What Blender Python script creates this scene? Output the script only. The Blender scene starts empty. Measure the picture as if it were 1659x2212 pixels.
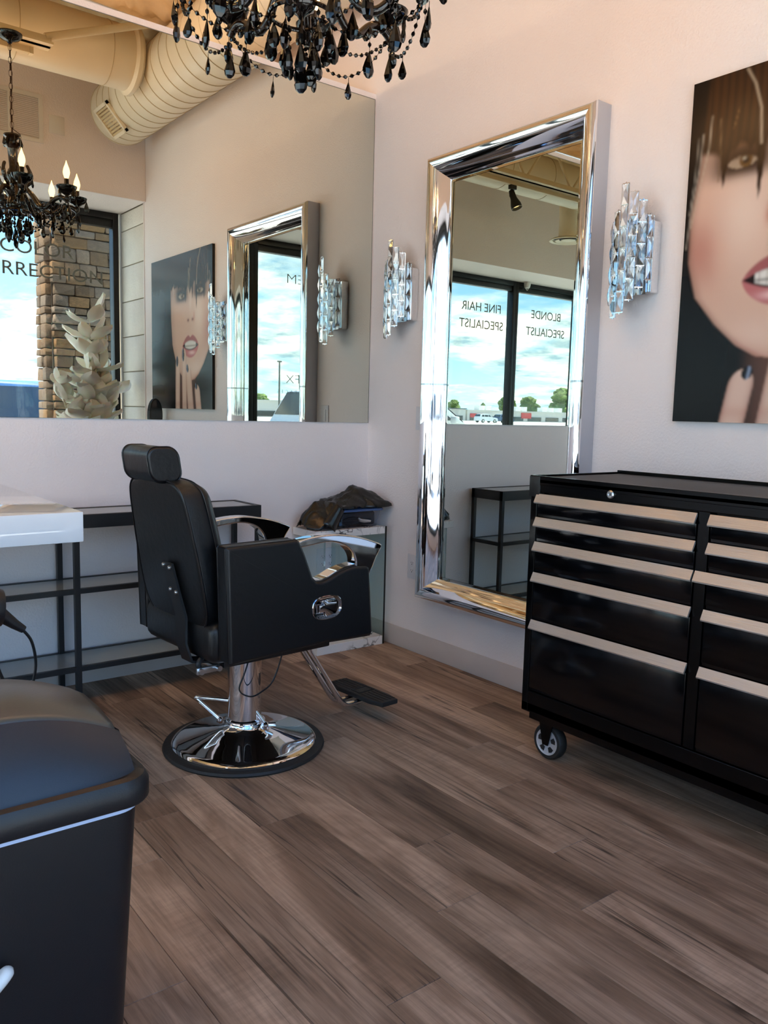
import bpy, bmesh, math, random
import numpy as np
from mathutils import Vector, Matrix, noise
R = math.radians
PI = math.pi
S = bpy.context.scene
C = S.collection
random.seed(7)

# ------------------------------------------------------------------ camera
cam_d = bpy.data.cameras.new('camera')
cam = bpy.data.objects.new('camera', cam_d); C.objects.link(cam); S.camera = cam
yaw, pitch, roll, FPX = 0.6614, 0.1196, 0.0247, 1772.94
fw = Vector((math.sin(yaw)*math.cos(pitch), math.cos(yaw)*math.cos(pitch), -math.sin(pitch)))
rt = Vector((math.cos(yaw), -math.sin(yaw), 0)); up = rt.cross(fw)
r2 = rt*math.cos(roll)+up*math.sin(roll); u2 = -rt*math.sin(roll)+up*math.cos(roll)
cam.matrix_world = Matrix(((r2.x, u2.x, -fw.x, -2.6293), (r2.y, u2.y, -fw.y, -3.5282), (r2.z, u2.z, -fw.z, 1.2), (0, 0, 0, 1)))
cam_d.sensor_fit = 'HORIZONTAL'; cam_d.sensor_width = 36.0; cam_d.lens = FPX/1659*36.0
cam_d.clip_start = 0.02; cam_d.clip_end = 3000

# ------------------------------------------------------------------ view, render
S.view_settings.view_transform = 'Standard'
S.view_settings.look = 'None'
S.view_settings.gamma = 1.0
S.view_settings.use_curve_mapping = False
S.view_settings.exposure = 2.25
cy = S.cycles
cy.use_denoising = True
cy.max_bounces = 12; cy.diffuse_bounces = 6; cy.glossy_bounces = 7; cy.transmission_bounces = 8
cy.transparent_max_bounces = 16
cy.caustics_reflective = False; cy.caustics_refractive = False
cy.sample_clamp_indirect = 6.0
cy.use_adaptive_sampling = True; cy.adaptive_threshold = 0.02

# ------------------------------------------------------------------ node helpers
class NT:
    def __init__(s, tree): s.t = tree; s.n = tree.nodes; s.l = tree.links
    def new(s, typ, **kw):
        n = s.n.new(typ)
        for k, v in kw.items():
            if k.startswith('i_'):
                key = k[2:]
                key = int(key) if key.isdigit() else key.replace('_', ' ')
                n.inputs[key].default_value = v
            else: setattr(n, k, v)
        return n
    def link(s, a, b): s.l.new(a, b)
def o0(n): return n.outputs[0]
def ramp(nt, fac, stops, interp='LINEAR'):
    r = nt.new('ShaderNodeValToRGB'); cr = r.color_ramp; cr.interpolation = interp
    while len(cr.elements) < len(stops): cr.elements.new(0.5)
    for e, (p, c) in zip(cr.elements, stops):
        e.position = p; e.color = (c[0], c[1], c[2], 1) if hasattr(c, '__len__') else (c, c, c, 1)
    nt.link(fac, r.inputs[0]); return r.outputs[0]
def srgb(*c):
    f = lambda v: (v/255/12.92) if v/255 <= 0.04045 else ((v/255+0.055)/1.055)**2.4
    return (f(c[0]), f(c[1]), f(c[2]), 1)

# ------------------------------------------------------------------ world: blue sky with broken cloud
w = bpy.data.worlds.new('world'); S.world = w; w.use_nodes = True
nt = NT(w.node_tree); nt.n.clear()
tc = nt.new('ShaderNodeTexCoord')
sep = nt.new('ShaderNodeSeparateXYZ'); nt.link(tc.outputs['Generated'], sep.inputs[0])
grad = ramp(nt, sep.outputs[2], [(0.0, srgb(150, 184, 200)), (0.10, srgb(108, 148, 180)), (0.30, srgb(78, 116, 164)), (1.0, srgb(54, 90, 146))])
zz = nt.new('ShaderNodeMath', operation='ADD'); nt.link(sep.outputs[2], zz.inputs[0]); zz.inputs[1].default_value = 0.16
dx = nt.new('ShaderNodeMath', operation='DIVIDE'); nt.link(sep.outputs[0], dx.inputs[0]); nt.link(o0(zz), dx.inputs[1])
dy = nt.new('ShaderNodeMath', operation='DIVIDE'); nt.link(sep.outputs[1], dy.inputs[0]); nt.link(o0(zz), dy.inputs[1])
comb = nt.new('ShaderNodeCombineXYZ'); nt.link(o0(dx), comb.inputs[0]); nt.link(o0(dy), comb.inputs[1]); comb.inputs[2].default_value = 1.7
n1 = nt.new('ShaderNodeTexNoise', i_Scale=1.5, i_Detail=10.0, i_Roughness=0.58, i_Distortion=0.3); nt.link(o0(comb), n1.inputs['Vector'])
bi = nt.new('ShaderNodeMapRange', i_1=0.02, i_2=0.30, i_3=0.03, i_4=-0.045); nt.link(sep.outputs[2], bi.inputs[0])
ab = nt.new('ShaderNodeMath', operation='ADD'); nt.link(n1.outputs[0], ab.inputs[0]); nt.link(o0(bi), ab.inputs[1])
mask = ramp(nt, o0(ab), [(0.455, 0.0), (0.61, 1.0)])
n2 = nt.new('ShaderNodeTexNoise', i_Scale=4.0, i_Detail=8.0, i_Roughness=0.6); nt.link(o0(comb), n2.inputs['Vector'])
ccol = ramp(nt, n2.outputs[0], [(0.36, srgb(112, 134, 152)), (0.52, srgb(176, 184, 188)), (0.64, srgb(234, 228, 216))])
mx = nt.new('ShaderNodeMix', data_type='RGBA'); nt.link(mask, mx.inputs[0]); nt.link(grad, mx.inputs[6]); nt.link(ccol, mx.inputs[7])
bg = nt.new('ShaderNodeBackground', i_Strength=1.8); nt.link(mx.outputs[2], bg.inputs[0])
wo = nt.new('ShaderNodeOutputWorld'); nt.link(o0(bg), wo.inputs[0])
w.cycles.sampling_method = 'MANUAL'; w.cycles.sample_map_resolution = 512

def light(name, typ, loc, energy, color=(1, 1, 1), direction=None, **kw):
    d = bpy.data.lights.new(name, typ); d.energy = energy; d.color = color
    for k, v in kw.items(): setattr(d, k, v)
    o = bpy.data.objects.new(name, d); C.objects.link(o); o.location = loc
    if direction is not None: o.rotation_euler = Vector(direction).to_track_quat('-Z', 'Y').to_euler()
    return o
light('sun', 'SUN', (-10, 5, 20), 5.0, (1.0, 0.97, 0.93), direction=(0.42, 0.02, -0.90), angle=R(0.6))

# ------------------------------------------------------------------ materials
def pm(name, col, rough=0.5, metal=0.0, noise_amt=0.0, noise_scale=8.0, bump=0.0, bump_scale=60.0, coat=0.0, spec=0.5, rand=0.0, **kw):
    m = bpy.data.materials.new(name); m.use_nodes = True
    nt = NT(m.node_tree); b = nt.n['Principled BSDF']
    col = tuple(col) if len(col) == 4 else (*col, 1)
    b.inputs['Base Color'].default_value = col
    b.inputs['Roughness'].default_value = rough; b.inputs['Metallic'].default_value = metal
    b.inputs['Specular IOR Level'].default_value = spec
    b.inputs['Coat Weight'].default_value = coat; b.inputs['Coat Roughness'].default_value = 0.08
    for k, v in kw.items(): b.inputs[k.replace('_', ' ')].default_value = v
    src = None
    if noise_amt or bump or rand:
        t = nt.new('ShaderNodeTexCoord')
    if noise_amt:
        n = nt.new('ShaderNodeTexNoise', i_Scale=noise_scale, i_Detail=5.0); nt.link(t.outputs['Object'], n.inputs['Vector'])
        c1 = tuple(max(0, x*(1-noise_amt)) for x in col[:3]); c2 = tuple(min(1, x*(1+noise_amt)) for x in col[:3])
        src = ramp(nt, n.outputs[0], [(0.3, c1), (0.7, c2)])
    if rand:
        oi = nt.new('ShaderNodeObjectInfo'); hs = nt.new('ShaderNodeHueSaturation')
        mr = nt.new('ShaderNodeMapRange', i_3=1-rand, i_4=1+rand); nt.link(oi.outputs['Random'], mr.inputs[0])
        nt.link(o0(mr), hs.inputs['Value'])
        if rand > 0.3:
            m2_ = nt.new('ShaderNodeMath', operation='MULTIPLY', i_1=7.13); nt.link(oi.outputs['Random'], m2_.inputs[0]); m3_ = nt.new('ShaderNodeMath', operation='FRACT'); nt.link(o0(m2_), m3_.inputs[0]); m4_ = nt.new('ShaderNodeMapRange', i_3=0.75, i_4=1.3); nt.link(o0(m3_), m4_.inputs[0]); nt.link(o0(m4_), hs.inputs['Saturation'])
        if src is None: hs.inputs['Color'].default_value = col
        else: nt.link(src, hs.inputs['Color'])
        src = o0(hs)
    if src is not None: nt.link(src, b.inputs['Base Color'])
    if bump:
        n = nt.new('ShaderNodeTexNoise', i_Scale=bump_scale, i_Detail=4.0); nt.link(t.outputs['Object'], n.inputs['Vector'])
        bp = nt.new('ShaderNodeBump', i_Strength=bump, i_Distance=0.01); nt.link(n.outputs[0], bp.inputs['Height'])
        nt.link(o0(bp), b.inputs['Normal'])
    return m
M = {}
M['register'] = pm('vent_paint', srgb(228, 222, 214), 0.5)
M['wall'] = pm('wall_paint', srgb(239, 229, 227), 0.6, bump=0.25, bump_scale=110, noise_amt=0.015, noise_scale=2)
M['cream'] = pm('cream_paint', srgb(222, 205, 172), 0.55, bump=0.15, bump_scale=40, noise_amt=0.04, noise_scale=3)
M['duct'] = pm('duct_paint', srgb(236, 224, 200), 0.38, noise_amt=0.03, noise_scale=4)
M['base'] = pm('vinyl_baseboard', srgb(208, 196, 190), 0.5, noise_amt=0.02)
M['black_frame'] = pm('black_aluminium', srgb(22, 22, 24), 0.35, metal=0.3)
M['black_metal'] = pm('black_powdercoat', srgb(16, 16, 19), 0.45, noise_amt=0.1)
M['toolblack'] = pm('black_gloss_enamel', srgb(3, 3, 5), 0.14, spec=0.4)
M['toolframe'] = pm('black_enamel_body', srgb(4, 4, 5), 0.2, spec=0.25)
M['mat'] = pm('rubber_top_mat', srgb(70, 68, 68), 0.55, noise_amt=0.15, noise_scale=200, bump=0.2, bump_scale=300)
M['leather'] = pm('black_leatherette', srgb(11, 12, 15), 0.38, bump=0.10, bump_scale=45, noise_amt=0.08, noise_scale=30)
M['leather2'] = pm('black_leatherette_smooth', srgb(14, 14, 17), 0.3)
M['chrome'] = pm('chrome', (0.86, 0.86, 0.88), 0.035, metal=1.0)
M['chrome_dark'] = pm('dark_chrome', (0.35, 0.35, 0.37), 0.08, metal=1.0)
M['hub'] = pm('silver_hub', srgb(196, 196, 200), 0.3, metal=0.3)
M['steel'] = pm('zinc_steel', (0.62, 0.63, 0.65), 0.28, metal=1.0)
M['silver_side'] = pm('satin_silver_side', srgb(190, 190, 196), 0.35, metal=0.55)
M['mirror_back'] = pm('mirror_glass_wall', (0.64, 0.64, 0.56), 0.0, metal=1.0)
M['mirror'] = pm('mirror_glass_framed', (0.57, 0.61, 0.57), 0.0, metal=1.0)
M['rubber'] = pm('black_rubber', srgb(30, 28, 27), 0.6, bump=0.1)
M['plastic_black'] = pm('black_plastic', srgb(16, 18, 23), 0.42, bump=0.08, bump_scale=400)
M['lid_front'] = pm('lid_plastic', srgb(32, 39, 48), 0.4, bump=0.05, bump_scale=400)
M['flap'] = pm('swing_flap_plastic', srgb(84, 79, 71), 0.28, bump=0.03, bump_scale=200)  # flap lightened: the ceiling's reflection is put into its colour
M['bag'] = pm('white_bin_liner', srgb(190, 205, 235), 0.4)
M['white_gloss'] = pm('white_acrylic', srgb(232, 236, 240), 0.03, spec=0.9, coat=1.0, noise_amt=0.01)
M['white_plastic'] = pm('white_plastic', srgb(228, 226, 222), 0.35)
M['outlet'] = pm('outlet_plastic', srgb(222, 220, 224), 0.35)
M['slot'] = pm('socket_slot', srgb(30, 28, 28), 0.6)
M['blackglass'] = pm('black_crystal', srgb(6, 5, 5), 0.05, coat=0.0, spec=0.55)
M['smoke'] = pm('smoked_glass_arm', srgb(24, 17, 12), 0.08, coat=0.2, spec=0.6)
M['silverlink'] = pm('nickel_link', (0.7, 0.66, 0.6), 0.2, metal=1.0)
M['brownchain'] = pm('bronze_chain', srgb(50, 30, 22), 0.35, metal=0.6)
M['petal'] = pm('silk_petal', srgb(250, 246, 234), 0.6, noise_amt=0.03, noise_scale=12, bump=0.1, bump_scale=30, Subsurface_Weight=0.35)
M['stem'] = pm('silk_stem', srgb(196, 186, 160), 0.6)
M['vase'] = pm('white_ceramic', srgb(230, 228, 222), 0.2)
M['asphalt'] = pm('asphalt', srgb(176, 175, 173), 0.9, noise_amt=0.12, noise_scale=0.6)
M['concrete'] = pm('sidewalk_concrete', srgb(188, 184, 178), 0.85, noise_amt=0.06, noise_scale=2)
M['stone_core'] = pm('stone_mortar', srgb(66, 54, 44), 0.9)
M['stone'] = pm('ledge_stone', srgb(106, 82, 62), 0.85, noise_amt=0.3, noise_scale=9, bump=0.7, bump_scale=14, rand=0.31)
M['block'] = pm('painted_block', srgb(226, 220, 210), 0.6, bump=0.35, bump_scale=50, noise_amt=0.04, noise_scale=8)
M['mortar'] = pm('block_joint', srgb(170, 158, 138), 0.7)
M['strip_wall'] = pm('store_front_wall', srgb(214, 210, 204), 0.8, noise_amt=0.04, noise_scale=0.05)
M['strip_dark'] = pm('store_dark_band', srgb(96, 100, 104), 0.7)
M['red_sign'] = pm('red_sign_face', srgb(205, 40, 48), 0.4)
M['hvac'] = pm('rooftop_unit', srgb(228, 228, 226), 0.5)
M['foliage'] = pm('tree_leaves', srgb(104, 122, 66), 0.9, noise_amt=0.4, noise_scale=0.8, rand=0.15)
M['trunk'] = pm('tree_trunk', srgb(96, 82, 66), 0.9)
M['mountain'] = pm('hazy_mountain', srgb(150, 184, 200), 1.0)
M['car_blue'] = pm('blue_car_paint', srgb(40, 64, 104), 0.15, coat=1.0)
M['car_white'] = pm('white_car_paint', srgb(236, 238, 240), 0.15, coat=1.0)
M['car_grey'] = pm('grey_car_paint', srgb(88, 104, 116), 0.2, coat=1.0)
M['carglass'] = pm('car_glass', srgb(20, 30, 40), 0.05, spec=0.8)
M['tyre'] = pm('tyre', srgb(24, 24, 24), 0.8)
M['pole'] = pm('lamp_pole', srgb(110, 110, 104), 0.6)
M['vinyl'] = pm('window_vinyl', srgb(116, 120, 114), 0.7)
M['blacktrim'] = pm('black_trim', srgb(12, 12, 12), 0.5)
M['bluelid'] = pm('blue_lid', srgb(90, 118, 170), 0.2, Transmission_Weight=0.3)
M['cable'] = pm('black_cable', srgb(14, 14, 16), 0.4)
M['cape'] = pm('black_vinyl_cape', srgb(16, 14, 12), 0.22, bump=0.5, bump_scale=12)
M['darkcloth'] = pm('dark_contents', srgb(24, 26, 34), 0.6, bump=0.5, bump_scale=20, noise_amt=0.3)
M['handle_al'] = None
# brushed aluminium
m = pm('brushed_aluminium', srgb(196, 190, 186), 0.36, metal=0.8); M['handle_al'] = m
nt = NT(m.node_tree); b = nt.n['Principled BSDF']; t = nt.new('ShaderNodeTexCoord'); mp = nt.new('ShaderNodeMapping'); mp.inputs['Scale'].default_value = (4, 4, 420)
nt.link(t.outputs['Object'], mp.inputs[0]); n = nt.new('ShaderNodeTexNoise', i_Scale=1.0, i_Detail=3.0); nt.link(o0(mp), n.inputs['Vector'])
bp = nt.new('ShaderNodeBump', i_Strength=0.35, i_Distance=0.004); nt.link(n.outputs[0], bp.inputs['Height']); nt.link(o0(bp), b.inputs['Normal'])
# marble
def marble():
    m = bpy.data.materials.new('marble_laminate'); m.use_nodes = True; nt = NT(m.node_tree); b = nt.n['Principled BSDF']
    t = nt.new('ShaderNodeTexCoord')
    n = nt.new('ShaderNodeTexNoise', i_Scale=5.0, i_Detail=6.0, i_Distortion=1.6); nt.link(t.outputs['Object'], n.inputs['Vector'])
    v = ramp(nt, n.outputs[0], [(0.472, srgb(234, 230, 226)), (0.495, srgb(96, 88, 84)), (0.503, srgb(60, 54, 54)), (0.53, srgb(236, 232, 228))])
    n2 = nt.new('ShaderNodeTexNoise', i_Scale=3.0, i_Detail=2.0); nt.link(t.outputs['Object'], n2.inputs['Vector'])
    k = ramp(nt, n2.outputs[0], [(0.45, 0.0), (0.55, 1.0)])
    mxx = nt.new('ShaderNodeMix', data_type='RGBA'); nt.link(k, mxx.inputs[0]); mxx.inputs[6].default_value = srgb(236, 232, 228); nt.link(v, mxx.inputs[7])
    nt.link(mxx.outputs[2], b.inputs['Base Color']); b.inputs['Roughness'].default_value = 0.18
    return m
M['marble'] = marble()
# thin clear glass: fresnel mix of transparent and mirror reflection
def thinglass(name, tint, refl=1.0):
    m = bpy.data.materials.new(name); m.use_nodes = True; nt = NT(m.node_tree); nt.n.clear()
    tr = nt.new('ShaderNodeBsdfTransparent'); tr.inputs[0].default_value = (*tint, 1)
    gl = nt.new('ShaderNodeBsdfGlossy'); gl.inputs['Roughness'].default_value = 0.0
    fr = nt.new('ShaderNodeFresnel', i_IOR=1.5); ge = nt.new('ShaderNodeNewGeometry'); mi = nt.new('ShaderNodeMapRange', i_3=1.5, i_4=1/1.5); nt.link(ge.outputs['Backfacing'], mi.inputs[0]); nt.link(o0(mi), fr.inputs['IOR'])
    mu = nt.new('ShaderNodeMath', operation='MULTIPLY'); mu.inputs[1].default_value = refl; nt.link(o0(fr), mu.inputs[0])
    mix = nt.new('ShaderNodeMixShader'); nt.link(o0(mu), mix.inputs[0]); nt.link(o0(tr), mix.inputs[1]); nt.link(o0(gl), mix.inputs[2])
    out = nt.new('ShaderNodeOutputMaterial'); nt.link(o0(mix), out.inputs[0]); return m
M['pane'] = thinglass('window_glass', (0.94, 0.97, 0.96), 0.8)
M['shelfglass'] = thinglass('shelf_glass', (0.86, 0.92, 0.91))
M['clearplastic'] = thinglass('clear_plastic', (0.80, 0.86, 0.95))
m = bpy.data.materials.new('clear_crystal'); m.use_nodes = True; nt = NT(m.node_tree); nt.n.clear(); M['crystal'] = m
gl = nt.new('ShaderNodeBsdfGlass'); gl.inputs['Roughness'].default_value = 0.0; gl.inputs['IOR'].default_value = 1.6
gs = nt.new('ShaderNodeBsdfGlossy'); gs.inputs['Roughness'].default_value = 0.02
mix = nt.new('ShaderNodeMixShader'); mix.inputs[0].default_value = 0.10; nt.link(o0(gl), mix.inputs[1]); nt.link(o0(gs), mix.inputs[2])
out = nt.new('ShaderNodeOutputMaterial'); nt.link(o0(mix), out.inputs[0])
def emis(name, col, st):
    m = bpy.data.materials.new(name); m.use_nodes = True; nt = NT(m.node_tree); nt.n.clear()
    e = nt.new('ShaderNodeEmission'); e.inputs[0].default_value = (*col, 1); e.inputs[1].default_value = st
    out = nt.new('ShaderNodeOutputMaterial'); nt.link(o0(e), out.inputs[0]); return m
M['bulb'] = emis('warm_flame_bulb', (1.0, 0.60, 0.24), 1.3)
M['spotface'] = emis('warm_spot_lens', (1.0, 0.70, 0.36), 0.8)
# wood planks
def wood():
    m = bpy.data.materials.new('vinyl_wood_plank'); m.use_nodes = True; nt = NT(m.node_tree); b = nt.n['Principled BSDF']
    g = nt.new('ShaderNodeNewGeometry'); oi = nt.new('ShaderNodeObjectInfo')
    cm = nt.new('ShaderNodeCombineXYZ'); mu = nt.new('ShaderNodeMath', operation='MULTIPLY'); mu.inputs[1].default_value = 37.0
    nt.link(oi.outputs['Random'], mu.inputs[0]); nt.link(o0(mu), cm.inputs[0]); nt.link(o0(mu), cm.inputs[2])
    ad = nt.new('ShaderNodeVectorMath', operation='ADD'); nt.link(g.outputs['Position'], ad.inputs[0]); nt.link(o0(cm), ad.inputs[1])
    def stretched(sx, sy, sc, det, dist=0.0, rough=0.6):
        mp = nt.new('ShaderNodeMapping'); mp.inputs['Scale'].default_value = (sx, sy, 1); nt.link(o0(ad), mp.inputs[0])
        n = nt.new('ShaderNodeTexNoise', i_Scale=sc, i_Detail=det, i_Distortion=dist, i_Roughness=rough); nt.link(o0(mp), n.inputs['Vector']); return n.outputs[0]
    big = stretched(6, 1.1, 1.0, 4, 0.8)
    fine = stretched(90, 3.0, 1.0, 5, 0.2, 0.7)
    saw = stretched(10, 70, 1.0, 3)
    patch = stretched(3.0, 1.2, 1.3, 2)
    base = ramp(nt, big, [(0.28, srgb(86, 66, 51)), (0.46, srgb(138, 112, 92)), (0.66, srgb(182, 154, 131))])
    f = ramp(nt, fine, [(0.34, 0.66), (0.58, 1.14)])
    m1 = nt.new('ShaderNodeMix', data_type='RGBA', blend_type='MULTIPLY'); m1.inputs[0].default_value = 0.8; nt.link(base, m1.inputs[6]); nt.link(f, m1.inputs[7])
    sw = ramp(nt, saw, [(0.4, 0.86), (0.62, 1.1)]); pt = ramp(nt, patch, [(0.5, 0.0), (0.62, 0.6)])
    m2 = nt.new('ShaderNodeMix', data_type='RGBA', blend_type='MULTIPLY'); nt.link(pt, m2.inputs[0]); nt.link(m1.outputs[2], m2.inputs[6]); nt.link(sw, m2.inputs[7])
    # long dark cracks
    vo = stretched(13, 0.40, 1.0, 3, 0.12)
    ck = ramp(nt, vo, [(0.488, 1.0), (0.498, 0.28), (0.502, 0.28), (0.514, 1.0)])
    km = stretched(2.2, 1.3, 1.0, 1); kk = ramp(nt, km, [(0.50, 0.0), (0.56, 1.0)])
    m3 = nt.new('ShaderNodeMix', data_type='RGBA', blend_type='MULTIPLY'); nt.link(kk, m3.inputs[0]); nt.link(m2.outputs[2], m3.inputs[6]); nt.link(ck, m3.inputs[7])
    hs = nt.new('ShaderNodeHueSaturation'); mr = nt.new('ShaderNodeMapRange', i_3=0.88, i_4=1.30); nt.link(oi.outputs['Random'], mr.inputs[0])
    nt.link(o0(mr), hs.inputs['Value']); nt.link(m3.outputs[2], hs.inputs['Color']); nt.link(o0(hs), b.inputs['Base Color'])
    rr = ramp(nt, fine, [(0.3, 0.62), (0.7, 0.46)]); nt.link(rr, b.inputs['Roughness'])
    bp = nt.new('ShaderNodeBump', i_Strength=0.35, i_Distance=0.003); nt.link(fine, bp.inputs['Height']); nt.link(o0(bp), b.inputs['Normal'])
    b.inputs['Specular IOR Level'].default_value = 0.4
    return m
M['wood'] = wood()
M['gap'] = pm('plank_joint', srgb(38, 30, 26), 0.8)

# ------------------------------------------------------------------ mesh builder
class B:
    def __init__(s): s.bm = bmesh.new()
    def box(s, x0, x1, y0, y1, z0, z1, bevel=0.0, seg=2, mat=None):
        r = bmesh.ops.create_cube(s.bm, size=1.0); vs = r['verts']
        for v in vs:
            v.co = Vector(((x0+x1)/2+v.co.x*(x1-x0), (y0+y1)/2+v.co.y*(y1-y0), (z0+z1)/2+v.co.z*(z1-z0)))
        if bevel:
            es = list({e for v in vs for e in v.link_edges})
            r = bmesh.ops.bevel(s.bm, geom=es, offset=bevel, segments=seg, affect='EDGES', profile=0.5)
            vs = list({v for f in r['faces'] for v in f.verts} | {v for v in vs if v.is_valid})
        if mat is not None:
            for v in vs: v.co = mat @ v.co
        return s
    def verts(s, co): return [s.bm.verts.new(c) for c in co]
    def poly(s, co):
        vs = s.verts(co); s.bm.faces.new(vs); return s
    def prism(s, pts, a, b_, f, bevel=0.0, seg=2):
        """pts 2D outline; f(u,v,w)->3D ; extruded w from a to b"""
        A = s.verts([f(u, v, a) for u, v in pts]); D = s.verts([f(u, v, b_) for u, v in pts]); n = len(pts)
        fs = [s.bm.faces.new(A), s.bm.faces.new(D[::-1])]
        for i in range(n): fs.append(s.bm.faces.new((A[i], D[i], D[(i+1) % n], A[(i+1) % n])))
        bmesh.ops.recalc_face_normals(s.bm, faces=fs)
        if bevel:
            es = {e for ff in fs[:2] for e in ff.edges}
            bmesh.ops.bevel(s.bm, geom=list(es), offset=bevel, segments=seg, affect='EDGES', profile=0.5)
        return s
    def loft(s, rings, cap=True, closed=True):
        R_ = [s.verts(r) for r in rings]; n = len(R_[0]); fs = []
        for a, b_ in zip(R_, R_[1:]):
            for i in range(n if closed else n-1):
                j = (i+1) % n
                fs.append(s.bm.faces.new((a[i], a[j], b_[j], b_[i])))
        if cap and closed:
            fs.append(s.bm.faces.new(R_[0][::-1])); fs.append(s.bm.faces.new(R_[-1]))
        if closed: bmesh.ops.recalc_face_normals(s.bm, faces=fs)
        return s
    def lathe(s, prof, n=24, c=(0, 0, 0), axis=None, cap=True):
        c = Vector(c); q = Vector(axis).to_track_quat('Z', 'Y').to_matrix() if axis is not None else Matrix.Identity(3)
        rings = [[c+q @ Vector((r*math.cos(2*PI*i/n), r*math.sin(2*PI*i/n), z)) for i in range(n)] for r, z in prof]
        return s.loft(rings, cap)
    def cyl(s, p, q, r, n=12, r2=None):
        p = Vector(p); q = Vector(q); return s.lathe([(r, 0), (r2 if r2 is not None else r, (q-p).length)], n, p, q-p)
    def tube(s, pts, r, n=8, flat=1.0, up_=(0, 0, 1)):
        pts = [Vector(p) for p in pts]; rings = []; rr = [r]*len(pts) if not hasattr(r, '__len__') else list(np.interp(np.linspace(0, 1, len(pts)), np.linspace(0, 1, len(r)), r))
        prev = None
        for i, p in enumerate(pts):
            t = (pts[min(i+1, len(pts)-1)]-pts[max(i-1, 0)]).normalized()
            if prev is None:
                u_ = Vector(up_); a = t.cross(u_)
                if a.length < 1e-3: a = t.cross(Vector((1, 0, 0)))
            else: a = prev - t*prev.dot(t)
            a.normalize(); b_ = t.cross(a); prev = a
            rings.append([p+a*math.cos(2*PI*k/n)*rr[i]+b_*math.sin(2*PI*k/n)*rr[i]*flat for k in range(n)])
        return s.loft(rings)
    def sphere(s, c, r, seg=12, sc=(1, 1, 1)):
        rr = bmesh.ops.create_uvsphere(s.bm, u_segments=seg, v_segments=max(4, seg//2), radius=r)
        for v in rr['verts']: v.co = Vector((v.co.x*sc[0]+c[0], v.co.y*sc[1]+c[1], v.co.z*sc[2]+c[2]))
        return s
    def torus(s, c, R_, r, n=24, k=8, sx=1.0, m=None):
        c = Vector(c); V = []
        for i in range(n):
            a = 2*PI*i/n; ring = []
            for j in range(k):
                b_ = 2*PI*j/k; p = Vector(((R_+r*math.cos(b_))*math.cos(a)*sx, (R_+r*math.cos(b_))*math.sin(a), r*math.sin(b_)))
                if m is not None: p = m @ p
                ring.append(s.bm.verts.new(c+p))
            V.append(ring)
        for i in range(n):
            for j in range(k):
                s.bm.faces.new((V[i][j], V[(i+1) % n][j], V[(i+1) % n][(j+1) % k], V[i][(j+1) % k]))
        return s
    def mesh(s, name, mat, smooth=40):
        me = bpy.data.meshes.new(name); s.bm.to_mesh(me); s.bm.free()
        if mat is not None: me.materials.append(mat)
        if smooth:
            me.shade_smooth(); me.set_sharp_from_angle(angle=R(smooth))
        return me
def obj(name, b_, mat, parent=None, smooth=40, loc=None, rot=None):
    me = b_ if isinstance(b_, bpy.types.Mesh) else b_.mesh(name, mat, smooth)
    o = bpy.data.objects.new(name, me); C.objects.link(o)
    if parent is not None: o.parent = parent
    if loc is not None: o.location = loc
    if rot is not None: o.rotation_euler = rot
    return o
def tag(o, label, cat, group=None, kind=None):
    o['label'] = label; o['category'] = cat
    if group: o['group'] = group
    if kind: o['kind'] = kind
    return o
def thing(name, label, cat, loc=(0, 0, 0), rotz=0.0, group=None):
    o = bpy.data.objects.new(name, None); C.objects.link(o); o.location = loc; o.rotation_euler = (0, 0, rotz); o.empty_display_size = 0.1
    return tag(o, label, cat, group)
def wn(o):
    md = o.modifiers.new('weighted', 'WEIGHTED_NORMAL'); md.keep_sharp = True; md.weight = 100; return o
def struct(name, b_, mat, smooth=0, label=None):
    o = obj(name, b_, mat, None, smooth); o['kind'] = 'structure'
    if label: o['label'] = label
    return o
def sub(o, label): o['label'] = label; return o
def bez(p0, p1, p2, p3, n=12):
    P = [Vector(p) for p in (p0, p1, p2, p3)]; r = []
    for i in range(n+1):
        t = i/n; r.append(P[0]*(1-t)**3+P[1]*3*t*(1-t)**2+P[2]*3*t*t*(1-t)+P[3]*t**3)
    return r
def smoothpath(pts, n=6):
    pts = [Vector(p) for p in pts]; out = []
    for i in range(len(pts)-1):
        p0 = pts[max(i-1, 0)]; p1 = pts[i]; p2 = pts[i+1]; p3 = pts[min(i+2, len(pts)-1)]
        for k in range(n):
            t = k/n; out.append(0.5*((2*p1)+(-p0+p2)*t+(2*p0-5*p1+4*p2-p3)*t*t+(-p0+3*p1-3*p2+p3)*t**3))
    out.append(pts[-1]); return out
def rrect(hx, hy, r, n=5):
    out = []
    for cx, cy_, a0 in ((hx-r, hy-r, 0), (-hx+r, hy-r, 90), (-hx+r, -hy+r, 180), (hx-r, -hy+r, 270)):
        for k in range(n+1):
            a = R(a0+90*k/n); out.append((cx+r*math.cos(a), cy_+r*math.sin(a)))
    return out
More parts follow.
